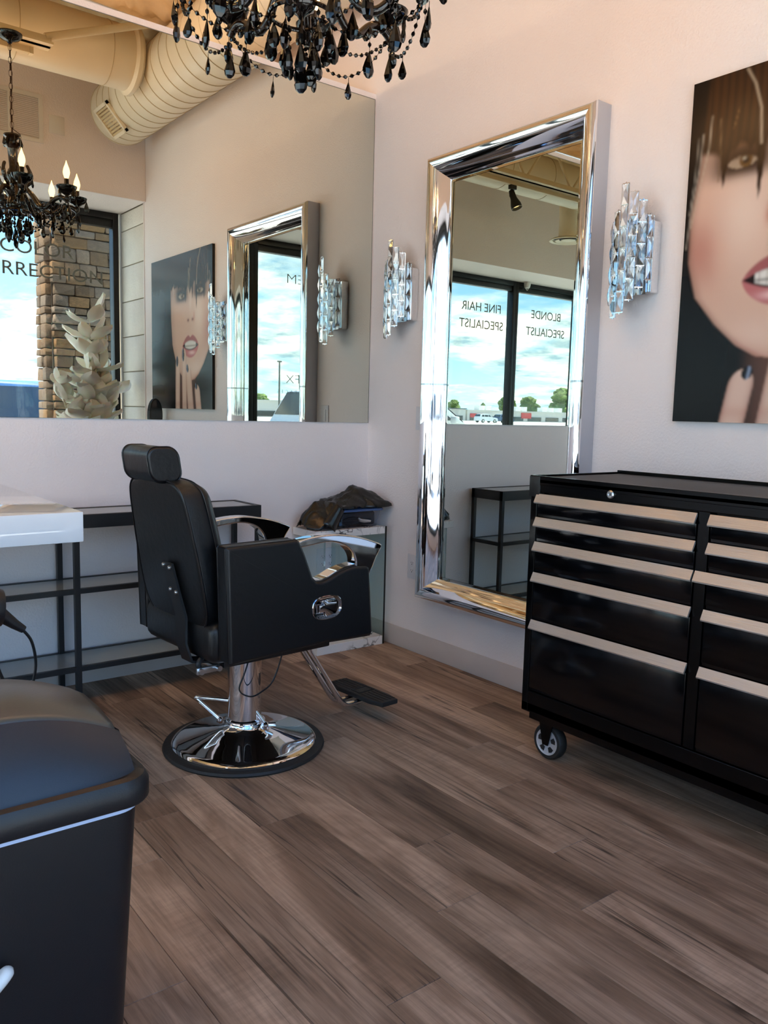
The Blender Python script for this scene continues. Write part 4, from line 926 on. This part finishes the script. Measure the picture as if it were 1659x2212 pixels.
# ================================================================== TRASH CAN
t = thing('trash_can', 'black plastic swing-top trash can in the left foreground', 'trash can', (-2.348, -2.055, 0))
def ring(hx, hy, r, z, n=7): return [(u, v, z) for u, v in rrect(hx, hy, r, n)]
obj('can_body', B().loft([ring(0.172, 0.195, 0.035, 0.0), ring(0.178, 0.20, 0.04, 0.02), ring(0.204, 0.228, 0.045, 0.56)]), M['plastic_black'], t, 40)
sub(obj('bin_liner', B().loft([ring(0.2065, 0.2305, 0.045, 0.549), ring(0.208, 0.232, 0.045, 0.575)], cap=False), M['bag'], t, 40), 'pale blue liner edge under the lid')
obj('lid_rim', B().loft([ring(0.219, 0.243, 0.05, 0.561), ring(0.222, 0.246, 0.052, 0.566), ring(0.222, 0.246, 0.052, 0.592), ring(0.216, 0.240, 0.05, 0.604), ring(0.206, 0.230, 0.045, 0.607), ring(0.200, 0.224, 0.045, 0.603)]), M['plastic_black'], t, 40)
# dome front: slanted arch
def arch(x, top=0.703): return top-1.30*x*x
NX = 28
def archring(y_, hw, top, zb=0.602):
    xs = [-hw+2*hw*i/NX for i in range(NX+1)]
    return [(x, y_, max(zb, arch(x, top))) for x in xs]
b = B()
front_bot = [(-0.198+0.396*i/NX, -0.224+0.02*(abs(-1+2*i/NX)**6), 0.602) for i in range(NX+1)]
rows = [front_bot]
for f_ in (0.25, 0.5, 0.75, 1.0):
    rows.append([(x*(1-0.015*f_), -0.224+0.02*(abs(x/0.198)**6)*(1-f_)+0.085*f_-0.012*math.sin(PI*f_), 0.602+(arch(x)-0.602)*f_) for x, _, _ in front_bot])
b.loft(rows, closed=False, cap=False)
for sgn in (-1, 1):   # side cheeks and back
    b.loft([[(sgn*0.198, -0.224+0.02, 0.602), (sgn*0.195, -0.139, arch(0.195))], [(sgn*0.198, 0.22, 0.602), (sgn*0.195, 0.19, 0.612)]], closed=False, cap=False)
b.loft([[(-0.198+0.396*i/NX, 0.222, 0.602) for i in range(NX+1)], [((-0.198+0.396*i/NX)*0.985, 0.19, 0.603+(arch(-0.198+0.396*i/NX)-0.603)*0.6) for i in range(NX+1)]], closed=False, cap=False)
obj('dome_front', b, M['lid_front'], t, 45)
b = B(); rows = []
for y_, top, hw in ((-0.137, 0.700, 0.190), (-0.120, 0.708, 0.190), (-0.06, 0.716, 0.189), (0.02, 0.717, 0.188), (0.10, 0.705, 0.187), (0.17, 0.682, 0.186), (0.195, 0.668, 0.185)):
    rows.append([(x, y_, arch(x, top)) for x in [-hw+2*hw*i/NX for i in range(NX+1)]])
b.loft(rows, closed=False, cap=False)
fl_ = obj('swing_flap', b, M['flap'], t, 45)
md = fl_.modifiers.new('thick', 'SOLIDIFY'); md.thickness = 0.004; md.offset = -1
tc_ = tag(obj('plastic_hook', B().tube(smoothpath([(-2.420, -2.285, 0.310), (-2.397, -2.292, 0.320), (-2.374, -2.296, 0.342), (-2.362, -2.292, 0.352), (-2.368, -2.286, 0.346), (-2.387, -2.284, 0.326)]), 0.0095, 12), M['white_plastic']), 'white plastic hook tip on the front of the trash can', 'hook')
# ================================================================== CRYSTAL WALL SCONCES
def facet_crystal(w_, h, d):
    b = B(); a_ = w_*0.5; hh = h/2; i_ = w_*0.16
    bk = [(-a_, 0, -hh), (a_, 0, -hh), (a_, 0, hh), (-a_, 0, hh)]
    fr_ = [(-a_, -d*0.55, -hh), (a_, -d*0.55, -hh), (a_, -d*0.55, hh), (-a_, -d*0.55, hh)]
    V0 = b.verts(bk); V1 = b.verts(fr_); m1 = b.bm.verts.new((0, -d, h*0.10)); m2 = b.bm.verts.new((0, -d, -h*0.10))
    f = b.bm.faces.new
    f(V0[::-1])
    for i in range(4): f((V0[i], V0[(i+1) % 4], V1[(i+1) % 4], V1[i]))
    f((V1[0], V1[1], m2)); f((V1[2], V1[3], m1)); f((V1[1], V1[2], m1)); f((V1[1], m1, m2)); f((V1[3], V1[0], m2)); f((V1[3], m2, m1))
    bmesh.ops.recalc_face_normals(b.bm, faces=b.bm.faces[:])
    return b.mesh('crystal', M['crystal'], 0)
me_cr = facet_crystal(0.0265, 0.071, 0.014)
b = B(); b.box(-0.0145, 0.0145, -0.003, 0.003, -0.0016, 0.0016).box(-0.0015, 0.0015, -0.002, 0.002, -0.006, 0.006)
me_clip = b.mesh('clip', M['chrome'], 0)
b = B(); b.box(0.0135, 0.0150, -0.002, 0.002, -0.0375, 0.0375); me_rod = b.mesh('side_wire', M['chrome'], 0)
def sconce(y, label):
    t = thing('wall_sconce', label, 'sconce', (0, y, 1.778), 0, None)
    obj('backplate', B().box(-0.045, -0.0005, -0.078, 0.078, -0.124, 0.124, 0.0015, 1), M['chrome'], t, 0)
    sub(obj('inner_frame', B().box(-0.05, -0.045, -0.06, 0.06, -0.13, 0.14), M['chrome_dark'], t, 0), 'dark inner frame')
    cols = [(-80, 3, 0.0), (-54, 4, 0.036), (-29, 5, 0.004), (-3, 6, 0.03), (22, 5, -0.055), (48, 4, 0.0), (76, 3, -0.02)]
    tops = [0.14, 0.187, 0.217, 0.249, 0.16, 0.13, 0.11]
    for (ang, n_, _), tp in zip(cols, tops):
        a_ = R(ang); px_, py_ = -0.050-0.068*math.cos(a_), 0.072*math.sin(a_)
        for k in range(n_):
            z = tp-0.0365-k*0.0745
            c = bpy.data.objects.new('crystal', me_cr); C.objects.link(c); c.parent = t; c.location = (px_, py_, z); c.rotation_euler = (0, 0, -PI/2-a_)
            q = bpy.data.objects.new('clip', me_clip); C.objects.link(q); q.parent = c; q.location = (0, 0, 0.0372)
            if k == n_-1:
                q = bpy.data.objects.new('clip', me_clip); C.objects.link(q); q.parent = c; q.location = (0, 0, -0.0372)
            if ang > -60:
                q = bpy.data.objects.new('side_wire', me_rod); C.objects.link(q); q.parent = c
    for ang, n_, tp in ((-40, 3, 0.11), (0, 3, 0.12), (40, 3, 0.10)):
        a_ = R(ang)
        for k in range(n_):
            c = bpy.data.objects.new('crystal', me_cr); C.objects.link(c); c.parent = t; c.location = (-0.052-0.034*math.cos(a_), 0.036*math.sin(a_), tp-0.0365-k*0.0745); c.rotation_euler = (0, 0, -PI/2-a_)
    return t
sconce(-1.648, 'crystal wall sconce between the framed mirror and the portrait poster')
sconce(-0.302, 'crystal wall sconce left of the framed mirror near the room corner')

# ================================================================== BLACK CRYSTAL CHANDELIER
CHX, CHY = -1.380, -1.505
chn = thing('chandelier', 'black crystal chandelier with eight flame bulbs hanging on a chain', 'chandelier', (CHX, CHY, 0))
obj('canopy', B().lathe([(0.001, 3.150), (0.012, 3.150), (0.016, 3.158), (0.05, 3.170), (0.065, 3.188), (0.066, 3.198), (0.001, 3.199)], 36), M['blackglass'], chn)
cb = B()
z = 3.145; k = 0
while z > 2.70:
    m_ = Matrix.Rotation(R(90), 3, 'X') if k % 2 else Matrix.Rotation(R(90), 3, 'Z') @ Matrix.Rotation(R(90), 3, 'X')
    cb.torus((0, 0, z-0.018), 0.019, 0.0023, 16, 6, sx=0.48, m=Matrix.Rotation(R(90)*(k % 2), 3, 'Z') @ Matrix(((1, 0, 0), (0, 0, 1), (0, 1, 0)))); z -= 0.0335; k += 1
o = obj('chain', cb, M['brownchain'], chn); o['kind'] = 'stuff'
obj('supply_wire', B().tube(smoothpath([(0, 0, 3.15), (0.006, 0.002, 2.95), (-0.004, 0, 2.80), (0.0, 0.003, 2.715), (0.02, 0, 2.695), (0.042, 0, 2.682), (0.036, 0, 2.668), (0.0, 0, 2.67)]), 0.002, 6), M['brownchain'], chn)
obj('stem', B().lathe([(0.004, 2.69), (0.010, 2.68), (0.045, 2.672), (0.046, 2.664), (0.026, 2.650), (0.020, 2.640), (0.040, 2.628), (0.043, 2.615), (0.030, 2.600), (0.027, 2.595), (0.020, 2.50), (0.024, 2.485), (0.034, 2.470), (0.036, 2.450), (0.024, 2.432), (0.018, 2.42), (0.030, 2.405), (0.055, 2.395), (0.058, 2.380), (0.045, 2.36), (0.030, 2.34), (0.036, 2.32), (0.042, 2.30), (0.034, 2.275), (0.012, 2.262), (0.003, 2.245)], 28), M['smoke'], chn, 50)
def drop_mesh(w_, h, name='crystal_drop'):
    b = B(); n_ = 8
    rings = []
    for r_, z_ in ((0.06, 1.0), (0.35, 0.82), (0.72, 0.55), (1.0, 0.30), (0.80, 0.12), (0.35, 0.0)):
        rings.append([(w_/2*r_*math.cos(2*PI*i/n_), w_*0.27*r_*math.sin(2*PI*i/n_), -h+h*z_) for i in range(n_)])
    b.loft(rings); b.cyl((0, 0, -0.004), (0, 0, 0.012), 0.0009, 5); return b.mesh(name, M['blackglass'], 0)
me_d1 = drop_mesh(0.034, 0.066); me_d2 = drop_mesh(0.026, 0.050); me_d3 = drop_mesh(0.040, 0.076)
b = B(); b.lathe([(0.001, 0.007), (0.0055, 0.003), (0.0055, -0.003), (0.001, -0.007)], 7); me_bead = b.mesh('bead', M['blackglass'], 0)
rc = random.Random(11)
def drop(parent, p, me, rz=None):
    o = bpy.data.objects.new('crystal_drop', me); C.objects.link(o); o.parent = parent; o.location = p; o.rotation_euler = (rc.uniform(-0.08, 0.08), rc.uniform(-0.08, 0.08), rc.uniform(0, PI) if rz is None else rz); return o
def bead_string(parent, pts, name='bead_strand', step=0.0215):
    P = [Vector(p) for p in pts]; L = [0]
    for a_, c_ in zip(P, P[1:]): L.append(L[-1]+(c_-a_).length)
    b = B(); n_ = max(1, int(L[-1]/step))
    b.tube(P, 0.0007, 4)
    for i in range(n_):
        d = (i+0.5)/n_*L[-1]
        j = max(0, min(len(P)-2, next((q for q in range(len(L)-1) if L[q+1] >= d), len(P)-2)))
        f_ = (d-L[j])/max(1e-6, L[j+1]-L[j]); c_ = P[j].lerp(P[j+1], f_); dr = (P[j+1]-P[j]).normalized()
        b.lathe([(0.0005, -0.0085), (0.0058, -0.002), (0.0058, 0.002), (0.0005, 0.0085)], 6, c_, dr)
    o = obj(name, b, M['blackglass'], parent, 0); o['kind'] = 'stuff'; return o
NA = 8; RA = 0.335
ends = []
for i in range(NA):
    a_ = 2*PI*i/NA+0.12; cs, sn = math.cos(a_), math.sin(a_)
    P = lambda r_, z_, s_=0.0: Vector((r_*cs-s_*sn, r_*sn+s_*cs, z_))
    path = smoothpath([P(0.035, 2.375), P(0.075, 2.385), P(0.115, 2.345), P(0.155, 2.290), P(0.205, 2.280), P(0.255, 2.318), P(0.295, 2.330), P(0.325, 2.318), P(0.337, 2.305)], 5)
    arm = obj('arm', B().tube(path, 0.0125, 10), M['smoke'], chn)
    cup = obj('drip_cup', B().lathe([(0.006, 2.305), (0.012, 2.320), (0.010, 2.338), (0.020, 2.345), (0.042, 2.358), (0.052, 2.375), (0.055, 2.386), (0.050, 2.384), (0.040, 2.368), (0.016, 2.358), (0.010, 2.36)], 20, P(RA, 0)), M['blackglass'], arm, 30)
    obj('candle_sleeve', B().lathe([(0.0125, 2.358), (0.0125, 2.425), (0.004, 2.425)], 16, P(RA, 0)), M['smoke'], arm)
    obj('flame_bulb', B().lathe([(0.008, 2.425), (0.012, 2.432), (0.0175, 2.450), (0.0185, 2.462), (0.015, 2.480), (0.009, 2.496), (0.004, 2.510), (0.0008, 2.522)], 16, P(RA, 0)), M['bulb'], arm)
    l_ = bpy.data.lights.new('bulb_lamp', 'POINT'); l_.energy = 0.50; l_.color = (1.0, 0.53, 0.22); l_.shadow_soft_size = 0.0
    lo = bpy.data.objects.new('bulb_lamp', l_); C.objects.link(lo); lo.parent = arm; lo.location = P(RA, 2.545)
    for s_ in (0.085, 0.24):   # beaded rosettes on the arm
        q = B().torus(P(0.16+s_*0.35, 2.30-0.02+s_*0.06), 0.015, 0.006, 10, 5, m=Matrix.Rotation(a_, 3, 'Z') @ Matrix.Rotation(R(90), 3, 'Y'))
        obj('rosette', q, M['blackglass'], arm, 0)
    for k in range(4):
        b_ = a_+2*PI*k/4+0.3; r_ = 0.050
        drop(arm, (RA*cs+r_*math.cos(b_), RA*sn+r_*math.sin(b_), 2.372), me_d2 if k % 2 else me_d1)
    drop(arm, P(0.345, 2.295), me_d1, a_+PI/2)
    s1 = P(0.255, 2.305, 0.0); bead_string(arm, [s1, s1-Vector((0, 0, 0.05))]); drop(arm, s1-Vector((0, 0, 0.055)), me_d3)
    s1 = P(0.14, 2.29, -0.015); drop(arm, s1-Vector((0, 0, 0.02)), me_d3)
    s1 = P(0.335, 2.30); bead_string(arm, [s1, s1-Vector((0, 0, 0.04))]); drop(arm, s1-Vector((0, 0, 0.045)), me_d1)
    ends.append(P(0.325, 2.30))
for i in range(NA):
    A_, D_ = ends[i], ends[(i+1) % NA]; pts = []
    for k in range(13):
        f_ = k/12; p = A_.lerp(D_, f_); p.z -= 0.085*4*f_*(1-f_); pts.append(p)
    bead_string(chn, pts)
    mid = A_.lerp(D_, 0.5)*1.0; mid.z = 2.20; drop(chn, mid, me_d2)
    # long swags from each arm end into the centre bowl
    E_ = Vector((ends[i].x*0.25, ends[i].y*0.25, 2.235)); pts = []
    for k in range(13):
        f_ = k/12; p = ends[i].lerp(E_, f_); p.z -= 0.045*4*f_*(1-f_); pts.append(p)
    bead_string(chn, pts)
# centre ring and lower cluster
obj('crystal_ring', B().torus((0, 0, 2.262), 0.085, 0.006, 36, 6), M['smoke'], chn)
for i in range(12):
    a_ = 2*PI*i/12
    p = Vector((0.085*math.cos(a_), 0.085*math.sin(a_), 2.256)); bead_string(chn, [p, p-Vector((0, 0, 0.03))]); drop(chn, p-Vector((0, 0, 0.034)), me_d3 if i % 2 else me_d1)
for i in range(8):
    a_ = 2*PI*i/8+0.2
    p = Vector((0.045*math.cos(a_), 0.045*math.sin(a_), 2.25)); bead_string(chn, [p, p-Vector((0, 0, 0.07))]); drop(chn, p-Vector((0, 0, 0.074)), me_d3 if i % 2 else me_d1)
bead_string(chn, [(0, 0, 2.245), (0, 0, 2.145)]); drop(chn, (0, 0, 2.141), me_d3)
for i in range(8):   # small drops on the stem ring and leaning leaf ornaments
    a_ = 2*PI*i/8; drop(chn, (0.044*math.cos(a_), 0.044*math.sin(a_), 2.66), me_d2)
    cs, sn = math.cos(a_), math.sin(a_)
    lf = B().tube(smoothpath([(0.05*cs, 0.05*sn, 2.395), (0.085*cs, 0.085*sn, 2.43), (0.095*cs, 0.095*sn, 2.475), (0.080*cs, 0.080*sn, 2.51)]), [0.008]*5+[0.012]*5+[0.009]*5+[0.005], 8)
    obj('leaf_ornament', lf, M['smoke'], chn)

# ================================================================== WHITE SILK FLOWER PLANT, OVAL MIRROR
t = thing('silk_magnolia', 'tall white silk magnolia arrangement in a white floor vase by the window', 'plant', (-0.40, -3.27, 0))
obj('vase', B().lathe([(0.07, 0.0), (0.10, 0.02), (0.13, 0.25), (0.12, 0.5), (0.075, 0.68), (0.085, 0.74), (0.075, 0.74), (0.065, 0.68)], 32, cap=False).lathe([(0.001, 0.001), (0.07, 0.0)], 32, cap=False), M['vase'], t)
def petal_mesh(Lp, Wp, curl, seed):
    bm_ = bmesh.new(); V = []; n_ = 8
    for i in range(n_+1):
        f_ = i/n_; row = []
        hw = Wp/2*math.sin(PI*min(1, 0.08+f_*0.92))**0.6*(0.55+0.5*math.sin(PI*f_*0.75))
        for j in range(5):
            s_ = -1+2*j/4; ang = curl*f_
            row.append(bm_.verts.new((s_*hw, Lp*f_*math.cos(ang*0.5), Lp*f_*math.sin(ang)*0.5+0.18*Wp*s_*s_+0.006*noise.noise(Vector((s_*3, f_*5, seed))))))
        V.append(row)
    for i in range(n_):
        for j in range(4): bm_.faces.new((V[i][j], V[i][j+1], V[i+1][j+1], V[i+1][j]))
    me = bpy.data.meshes.new('petal'); bm_.to_mesh(me); bm_.free(); me.shade_smooth(); me.materials.append(M['petal']); return me
pets = [petal_mesh(0.15, 0.10, 0.9, 1), petal_mesh(0.18, 0.11, 0.5, 2), petal_mesh(0.13, 0.085, 1.3, 3)]
rf = random.Random(5)
stems = [(0.00, 0.02, 1.86, 0.02), (-0.24, 0.02, 1.36, -0.1), (0.08, 0.0, 1.62, 0.05), (-0.02, 0.05, 1.35, 0.0), (0.14, -0.02, 1.28, 0.06), (-0.10, -0.03, 1.22, -0.05)]
for (sx_, sy_, sz_, bend) in stems:
    st = obj('stem', B().tube(smoothpath([(0, 0, 0.62), (sx_*0.3, sy_*0.3, 0.95), (sx_*0.7+bend*0.2, sy_, (0.95+sz_)/2), (sx_, sy_, sz_)]), 0.006, 6), M['stem'], t)
    levels = int((sz_-1.02)/0.13)+1
    for q in range(levels):
        zq = sz_-q*0.135; f_ = (zq-0.62)/(sz_-0.62)
        for k in range(5):
            o = bpy.data.objects.new('petal', rf.choice(pets)); C.objects.link(o); o.parent = st
            az = 2*PI*k/5+rf.uniform(-0.4, 0.4)+q; o.location = (sx_*f_, sy_*f_, zq)
            o.rotation_euler = (rf.uniform(-0.25, 1.0), rf.uniform(-0.3, 0.3), az); s_ = rf.uniform(1.1, 1.6)*(0.8 if sx_ < -0.05 else 1.0); o.scale = (s_, s_, s_)
t = thing('oval_mirror', 'small black oval stand mirror on top of the tool chest reflected in the wall mirror', 'mirror', (-0.10, -2.66, 0.9955))
q = Matrix.Rotation(R(12), 4, 'X')
obj('stand_foot', B().lathe([(0.05, 0), (0.05, 0.008), (0.012, 0.014), (0.008, 0.05)], 24), M['blacktrim'], t)
b = B(); b.loft([[(0.055*math.cos(2*PI*i/32)*k, y_, 0.145+0.13*math.sin(2*PI*i/32)*k) for i in range(32)] for y_, k in ((-0.035, 0.9), (-0.03, 1.0), (0.012, 1.0), (0.016, 0.94))])
obj('oval_frame', b, M['blacktrim'], t)
b = B(); b.loft([[(0.050*math.cos(2*PI*i/32), y_, 0.145+0.122*math.sin(2*PI*i/32)) for i in range(32)] for y_ in (0.0161, 0.0175)])
obj('oval_glass', b, M['carglass'], t)

# ================================================================== OUTSIDE
tag(struct('parking_lot', B().box(-500, 300, -700, -7.4, -0.22, -0.12), M['asphalt']), 'pale asphalt parking lot outside the windows', 'parking lot', kind='structure')
tag(struct('sidewalk', B().box(-40, 20, -7.4, -3.745, -0.15, -0.01), M['concrete']), 'concrete sidewalk along the windows', 'sidewalk', kind='structure')
t = thing('stone_pillar', 'tan ledge-stone pillar standing outside the first window', 'pillar', (0, 0, 0))
core = obj('pillar_core', B().box(-0.185, 1.30, -5.36, -5.02, -0.01, 4.0), M['stone_core'], t, 0)
def rough(seed):
    b = B(); b.box(-0.5, 0.5, -0.5, 0.5, -0.5, 0.5, 0.10, 2)
    for v in b.bm.verts: v.co += Vector((noise.noise(v.co*2.3+Vector((seed, 0, 0))), noise.noise(v.co*2.1+Vector((0, seed, 0))), noise.noise(v.co*2.2+Vector((0, 0, seed)))))*0.10
    return b.mesh('stone', M['stone'], 35)
rmesh = [rough(i*3.7) for i in range(7)]
rs = random.Random(9)
def stone(cx_, cy_, cz_, sx_, sy_, sz_):
    o = bpy.data.objects.new('stone', rs.choice(rmesh)); C.objects.link(o); o.parent = t; o.location = (cx_, cy_, cz_); o.scale = (sx_*1.04, sy_, sz_*1.03); o.rotation_euler = (0, 0, rs.uniform(-0.02, 0.02))
z = 0.35; n_st = 0
while z < 3.35:
    h = rs.uniform(0.07, 0.15); x = -0.20+rs.uniform(0, 0.03); first = True
    while x < 0.62:
        l_ = rs.uniform(0.12, 0.34)
        if rs.random() < 0.35 and h > 0.12:
            stone(x+l_/2, -5.005, z+h*0.27, l_-0.012, 0.075+rs.uniform(0, 0.03), h*0.5-0.010); stone(x+l_/2, -5.005, z+h*0.76, l_-0.012, 0.075+rs.uniform(0, 0.03), h*0.46-0.010); n_st += 2
        else: stone(x+l_/2, -5.005, z+h/2, l_-0.012, 0.08+rs.uniform(0, 0.035), h-0.012); n_st += 1
        x += l_
    c_ = rs.uniform(0.12, 0.22)
    stone(-0.20, -5.03-c_/2, z+h/2, 0.07+rs.uniform(0, 0.04), c_-0.01, h-0.010); stone(-0.20, -5.03-c_-(0.33-c_)/2, z+h/2, 0.07+rs.uniform(0, 0.04), 0.33-c_-0.01, h-0.010)
    z += h

def car(name, label, loc, paint_m, rz=0.0):
    t = thing(name, label, 'car', loc, rz)   # nose towards local +Y
    hw = 0.92
    prof_ = [(-2.30, 0.35), (-2.32, 0.75), (-2.25, 1.02), (-2.05, 1.42), (-1.90, 1.62), (-1.4, 1.70), (-0.3, 1.71), (0.25, 1.62), (0.95, 1.12), (1.05, 1.06), (2.0, 0.95), (2.25, 0.80), (2.32, 0.5), (2.30, 0.30)]
    b = B(); rings = []
    for xk, ins_, zc in ((-hw, 0.06, 0.10), (-hw+0.04, 0.0, 0.0), (hw-0.04, 0.0, 0.0), (hw, 0.06, 0.10)):
        rings.append([(xk*(1.0-0.20*max(0, (z-1.0))/0.7), y*(1-0.01*(ins_ > 0)), z-(0.02 if ins_ and z > 1 else 0)) for y, z in prof_])
    b.loft(rings); obj('body', b, paint_m, t, 30)
    g = B(); g.poly([(-0.72, 0.32, 1.60), (0.72, 0.32, 1.60), (0.84, 0.97, 1.13), (-0.84, 0.97, 1.13)]); obj('windscreen', g, M['carglass'], t, 0)
    g = B(); g.poly([(-0.70, -1.93, 1.60), (-0.80, -2.14, 1.20), (0.80, -2.14, 1.20), (0.70, -1.93, 1.60)])
    for v in g.bm.verts: v.co.y -= 0.03
    obj('rear_window', g, M['carglass'], t, 0)
    for s_ in (-1, 1):
        for (ya, yb, yc, yd) in ((-1.60, -1.78, -1.10, -1.10), (-0.98, -0.98, -0.14, -0.14), (-0.02, -0.02, 0.66, 0.20)):
            z1, z0 = 1.50, 1.16
            f_ = lambda z: s_*(hw*(1.0-0.20*max(0, (z-1.0))/0.7)+0.004)
            g = B(); g.poly([(f_(z1), ya, z1), (f_(z0), yb, z0), (f_(z0), yc, z0), (f_(z1), yd, z1)]); obj('side_window', g, M['carglass'], t, 0)
        for y_ in (-1.45, 1.45):
            wq = obj('wheel', B().lathe([(0.20, -0.11), (0.34, -0.10), (0.34, 0.10), (0.20, 0.11)], 28, (s_*0.86, y_, 0.34), (1, 0, 0)), M['tyre'], t)
            obj('rim', B().lathe([(0.20, 0.0), (0.20, 0.115), (0.08, 0.118), (0.001, 0.118)], 20, (s_*0.86, y_, 0.34), (s_, 0, 0)), M['steel'], wq)
        obj('headlight', B().box(s_*0.70-0.14, s_*0.70+0.14, 2.22, 2.33, 0.70, 0.82, 0.02), M['white_plastic'], t)
        obj('side_mirror', B().box(s_*1.0-0.09, s_*1.0+0.07, 0.55, 0.66, 1.10, 1.24, 0.03), paint_m, t)
    return t
car('parked_car', 'dark blue car parked nose-in outside the first window', (0.60, -10.6, -0.12), M['car_blue'])
car('parked_car', 'white car parked outside the second window', (-7.15, -8.7, -0.06), M['car_white'], R(90))
car('parked_car', 'grey car far across the parking lot', (-150, -112, -0.12), M['car_grey'], R(80))
car('parked_car', 'white car far across the parking lot', (-112, -112, -0.12), M['car_white'], R(85))
car('parked_car', 'blue car far across the parking lot', (-119, -114, -0.12), M['car_blue'], R(95))
for x, y, h in ((-46.6, -80, 7.0), (-68, -110, 7.0)):
    t = thing('street_lamp', 'tall slim lamp pole in the parking lot, %s' % ('nearer one' if y > -90 else 'farther one'), 'lamp post', (x, y, -0.12))
    obj('pole', B().cyl((0, 0, 0), (0, 0, h), 0.13, 10, 0.09), M['pole'], t); obj('lamp_head', B().box(-0.25, 0.25, -0.15, 0.15, h-0.12, h+0.05, 0.03), M['pole'], t)
def shop(label, x0, x1, y, top, depth, bays, signs=()):
    t = thing('shop_building', label, 'building', (x0, y, -0.12)); L_ = x1-x0; top += 0.12
    obj('wall', B().box(0, L_, -depth, 0, 0, top), M['strip_wall'], t, 0)
    obj('roof_band', B().box(-0.2, L_+0.2, -depth, 0.25, top, top+0.22), M['strip_dark'] if bays % 2 else M['strip_wall'], t, 0)
    n_ = bays
    for i in range(n_):
        f_ = obj('window', B().box(L_*(i+0.12)/n_, L_*(i+0.88)/n_, 0.0, 0.1, 0.15, 1.25), M['strip_dark'], t, 0)
        obj('pane', B().box(L_*(i+0.16)/n_, L_*(i+0.84)/n_, 0.08, 0.14, 0.25, 1.15), M['carglass'], f_, 0)
    for sx_, sw_, sh_ in signs:
        sub(obj('sign', B().box(sx_, sx_+sw_, 0.05, 0.25, 0.85, 0.85+sh_), M['red_sign'], t, 0), 'red shop sign board')
    return t
shop('long white flat-roofed shop row with a red sign across the lot', -215, -143, -150, 2.45, 18, 10, ((48.3, 3.9, 1.5), (66.5, 4.6, 1.0)))
shop('grey flat-roofed shop block beside the long white row', -142.4, -118, -150, 2.75, 18, 3)
shop('cream low shop row behind the parked white car', -117, -60, -150, 3.2, 18, 8)
for i, (x, lb) in enumerate(((-153.0, 'first'), (-155.6, 'second'), (-167.0, 'third'), (-169.6, 'fourth'), (-178.0, 'fifth'), (-180.8, 'sixth'), (-184.5, 'seventh'))):
    tag(obj('rooftop_unit', B().box(x-1.0, x+1.0, -157, -155, 2.69, 3.9, 0.05), M['hvac']), '%s white air handling unit from the left on the long shop roof' % lb, 'air conditioner', 'rooftop units across the lot')
def tree(label, x, y, h, wd, conifer=False, seed=0):
    t = thing('distant_tree', label, 'tree', (x, y, -0.12)); rr = random.Random(seed)
    obj('trunk', B().cyl((0, 0, 0), (0, 0, h*0.55), 0.28, 8, 0.15), M['trunk'], t)
    b = B()
    n_ = 16 if not conifer else 9
    for k in range(n_):
        f_ = rr.random() if not conifer else k/(n_-1)
        z = h*(0.35+0.60*f_); rad = wd*0.5*math.sin(PI*min(0.95, 0.25+0.7*f_)) if not conifer else wd*0.5*(1-f_)+0.15
        a_ = rr.uniform(0, 2*PI); rq = rad*rr.uniform(0, 0.7) if not conifer else 0
        s_ = (wd*0.22*rr.uniform(0.8, 1.3)) if not conifer else rad
        r0 = bmesh.ops.create_icosphere(b.bm, subdivisions=3, radius=1.0)
        for v in r0['verts']:
            nn = 1+0.35*noise.noise(v.co*2.2+Vector((k*3.1, seed, 0)))+0.22*noise.noise(v.co*6+Vector((k, 0, seed)))
            v.co = Vector((v.co.x*s_*nn+rq*math.cos(a_), v.co.y*s_*nn+rq*math.sin(a_), v.co.z*s_*nn*(0.8 if not conifer else 0.9)+z))
    obj('crown', b, M['foliage'], t, 0)
tree('tallest broad green tree behind the white shop row', -215, -180, 10.3, 10, seed=1)
tree('medium green tree above the red sign', -198.5, -180, 6.9, 7, seed=2)
tree('spiky green tree behind the grey shop row', -187, -178, 7.2, 6.5, seed=3)
tree('small conifer tree left of the spiky tree', -176, -178, 5.5, 4, True, 4)
tree('small green tree at the far left of the shop rows', -164, -178, 5.7, 5, seed=5)
tree('low green tree behind the cream shop row', -93, -180, 4.4, 7, seed=6)
tree('low bushy tree beside the cream shop row', -101, -182, 4.9, 6, seed=7)
# mountain ridge
b = B(); rows = []
N_ = 120; a0 = []; b0 = []; c0 = []
for i in range(N_+1):
    x = -1500+i*1900/N_; h = 10+13*abs(noise.fractal(Vector((x*0.006, 2.0, 0)), 1.0, 2.0, 5))*1.6
    a0.append((x, -900, -1)); b0.append((x, -960, h)); c0.append((x, -1150, -1))
b.loft([a0, b0, c0], closed=False, cap=False)
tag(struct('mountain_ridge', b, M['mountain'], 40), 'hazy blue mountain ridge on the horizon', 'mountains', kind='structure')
